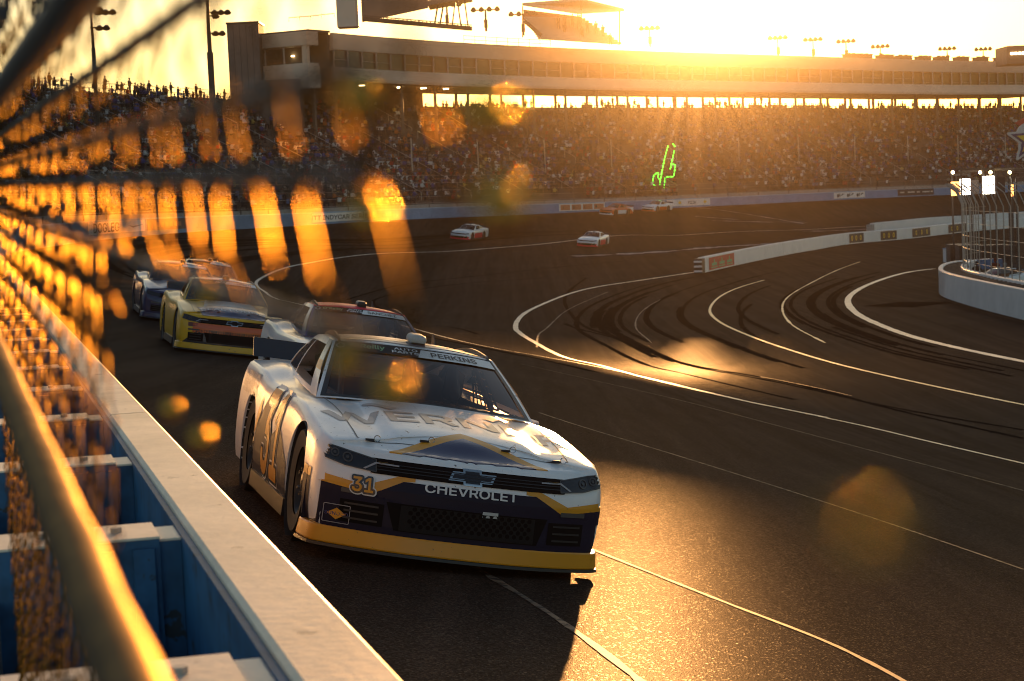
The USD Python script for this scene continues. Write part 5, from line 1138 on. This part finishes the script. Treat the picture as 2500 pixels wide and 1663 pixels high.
# pit stalls behind the fence: tall carts with lit displays, canopy beam with lamps, people, a parked car
def cart(c0, c1, ytop, ybot, d, lit, label):
    p0, p1 = at(c0, ybot, d), at(c1, ytop, d); w = p1[0] - p0[0]
    ct = thing('pit_cart', label, 'pit cart', group='lit pit carts along the pit road'); gz = float(H(p0[0], p0[1]))
    q = upframe([p0[0], p0[1], 0], np.array([1., 0, 0]))
    for x in (.05, w * 2.2): obj('frame_leg', MB().box((x, .1, gz), (x + .09, .2, p1[2] + .4), q).out(), M['dark_steel'], ct)
    obj('frame_beam', MB().box((0, .1, p1[2] + .4), (w * 2.3, .3, p1[2] + .52), q).out(), M['dark_steel'], ct)
    obj('cabinet', MB().box((-.1, .35, gz), (w * 2.2, 1.6, gz + 2.1), q).out(), M['dark_steel'], ct)
    sc = obj('display', MB().box((0, 0, p0[2]), (w, .06, p1[2]), q).out(), M[lit], ct); obj('display_divider', MB().box((-.02, -.02, (p0[2] + p1[2]) / 2 - .03), (w + .02, -.002, (p0[2] + p1[2]) / 2 + .02), q).out(), M['dark_steel'], sc)
    obj('side_board', MB().box((w + .1, .02, p0[2]), (w * 1.9, .08, p1[2] - .1), q).out(), M['dark_banner'], ct)
cart(2190, 2209, 418, 451, 132, 'panel_orange', 'pit cart with an orange glowing display')
cart(2211, 2232, 411, 449, 130, 'panel_glow', 'pit cart with a white glowing display beside the orange one')
cart(2263, 2288, 405, 447, 128, 'panel_glow', 'pit cart with the largest white glowing display')
cart(2328, 2332, 425, 452, 126, 'panel_orange', 'pit cart with a thin orange strip of light near the picture edge')
cp = thing('pit_canopy', 'thin dark canopy beam with small lamps over the pit stalls', 'canopy')
obj('beam', MB().bar(at(2200, 389, 131), at(2420, 391, 124), .14).out(), M['dark_steel'], cp)
for c in (2212, 2290, 2327, 2390): obj('canopy_post', MB().bar(at(c, 391, 128), np.r_[at(c, 391, 128)[:2], float(H(*at(c, 391, 128)[:2]))], .09).out(), M['dark_steel'], cp)
for c in (2193, 2256, 2280, 2324): obj('lamp', MB().mesh(trimesh.creation.icosphere(1, .11).apply_translation(at(c, 397, 128))).out(), M['lamp_glow'], cp)
for k, (c, dd, lb, cl) in enumerate(((2218, 118, 'crew member in pale clothes standing behind the pit fence by the glowing displays', 0), (2247, 112, 'crew member in dark clothes standing behind the pit fence', 1), (2290, 116, 'crew member in red clothes standing behind the pit fence', 2), (2312, 108, 'crew member in white clothes near the parked car behind the pit fence', 5), (2340, 112, 'crew member in grey clothes at the right end of the pit stalls', 4))):
    p = at(c, 560, dd); h = person_mesh(False, .2); h.apply_transform(upframe([p[0], p[1], float(H(p[0], p[1]))], np.array([-.5, -1., 0]))); obj('person', (h.vertices, h.faces), '/World/Looks/clothes_%d' % cl, label=lb, cat='person')
for c, dd, lb in ((2250, 121, 'stack of dark equipment cases behind the pit fence'),):
    p = at(c, 560, dd); z = float(H(p[0], p[1])); ek = thing('equipment_cabinet', lb, 'cabinet'); q = upframe([p[0], p[1], z], np.array([1., 0, 0]))
    obj('case', MB().box((0, 0, 0), (1.6, .8, .9), q).out(), M['dark_steel'], ek); obj('case', MB().box((.1, .05, .92), (1.5, .75, 1.5), q).out(), M['safer_blue'], ek); obj('handle', MB().box((.5, -.03, .4), (1.1, 0, .46), q).out(), M['rail'], ek)
p = at(2300, 585, 112); race_car('pale racing car parked in the pit stalls behind the fence', car_pose(p[:2], np.array([-.8, -.6])), 'plain_white', 'plain_white', detail=1, splitter='black_paint')
# star sign on a pole at the right edge
d = 178.
ssn = thing('star_sign', 'tall roadside sign with a yellow star on navy, cut by the picture edge', 'sign')
c0 = at(2372, 322, d); Mx = frame(c0, x=np.array([1., 0, 0]), y=np.array([0, 0, 1.]))
def star(r, k=.42): return Polygon([(r * (1 if i % 2 == 0 else k) * math.sin(i * math.pi / 5), r * (1 if i % 2 == 0 else k) * math.cos(i * math.pi / 5)) for i in range(10)])
obj('silver_back', MB().prism(unary_union([star(2.05).buffer(.12), Point(-.2, .5).buffer(1.05), Point(-.1, -.55).buffer(1.0)]), -.1, 0, Mx).out(), M['silver'], ssn)
obj('navy_face', MB().prism(unary_union([star(1.85), Point(-.05, -.55).buffer(.82)]), .004, .06, Mx).out(), M['navy'], ssn)
obj('yellow_star', MB().prism(star(1.3), .064, .12, Mx).out(), M['yellow'], ssn)
obj('sign_pole', MB().tube([np.r_[c0[:2] + [0, .3], float(H(*c0[:2]))], np.r_[c0[:2] + [0, .3], c0[2]]], .2, 8).out(), M['dark_steel'], ssn)
obj('red_topper', MB().prism(Polygon([(-.6, 0), (.9, -.8), (.9, .8)]), 0, .1, frame(at(2350, 283, d), x=np.array([1., 0, 0]), y=np.array([0, 0, 1.]))).out(), M['red'], ssn)
M['haze'] = usdkit.material(stage, LK + 'haze', {'v': ('principled_volume', {'color': (1.0, .82, .60), 'density': .000033, 'anisotropy': .94})}, [], volume='v.volume')
b = MB(); b.box((-920, -920, -5.5), (920, 920, 46)); obj('haze', b.out(), M['haze'], kind='stuff', label='thin golden dust hanging in the low sunlight')
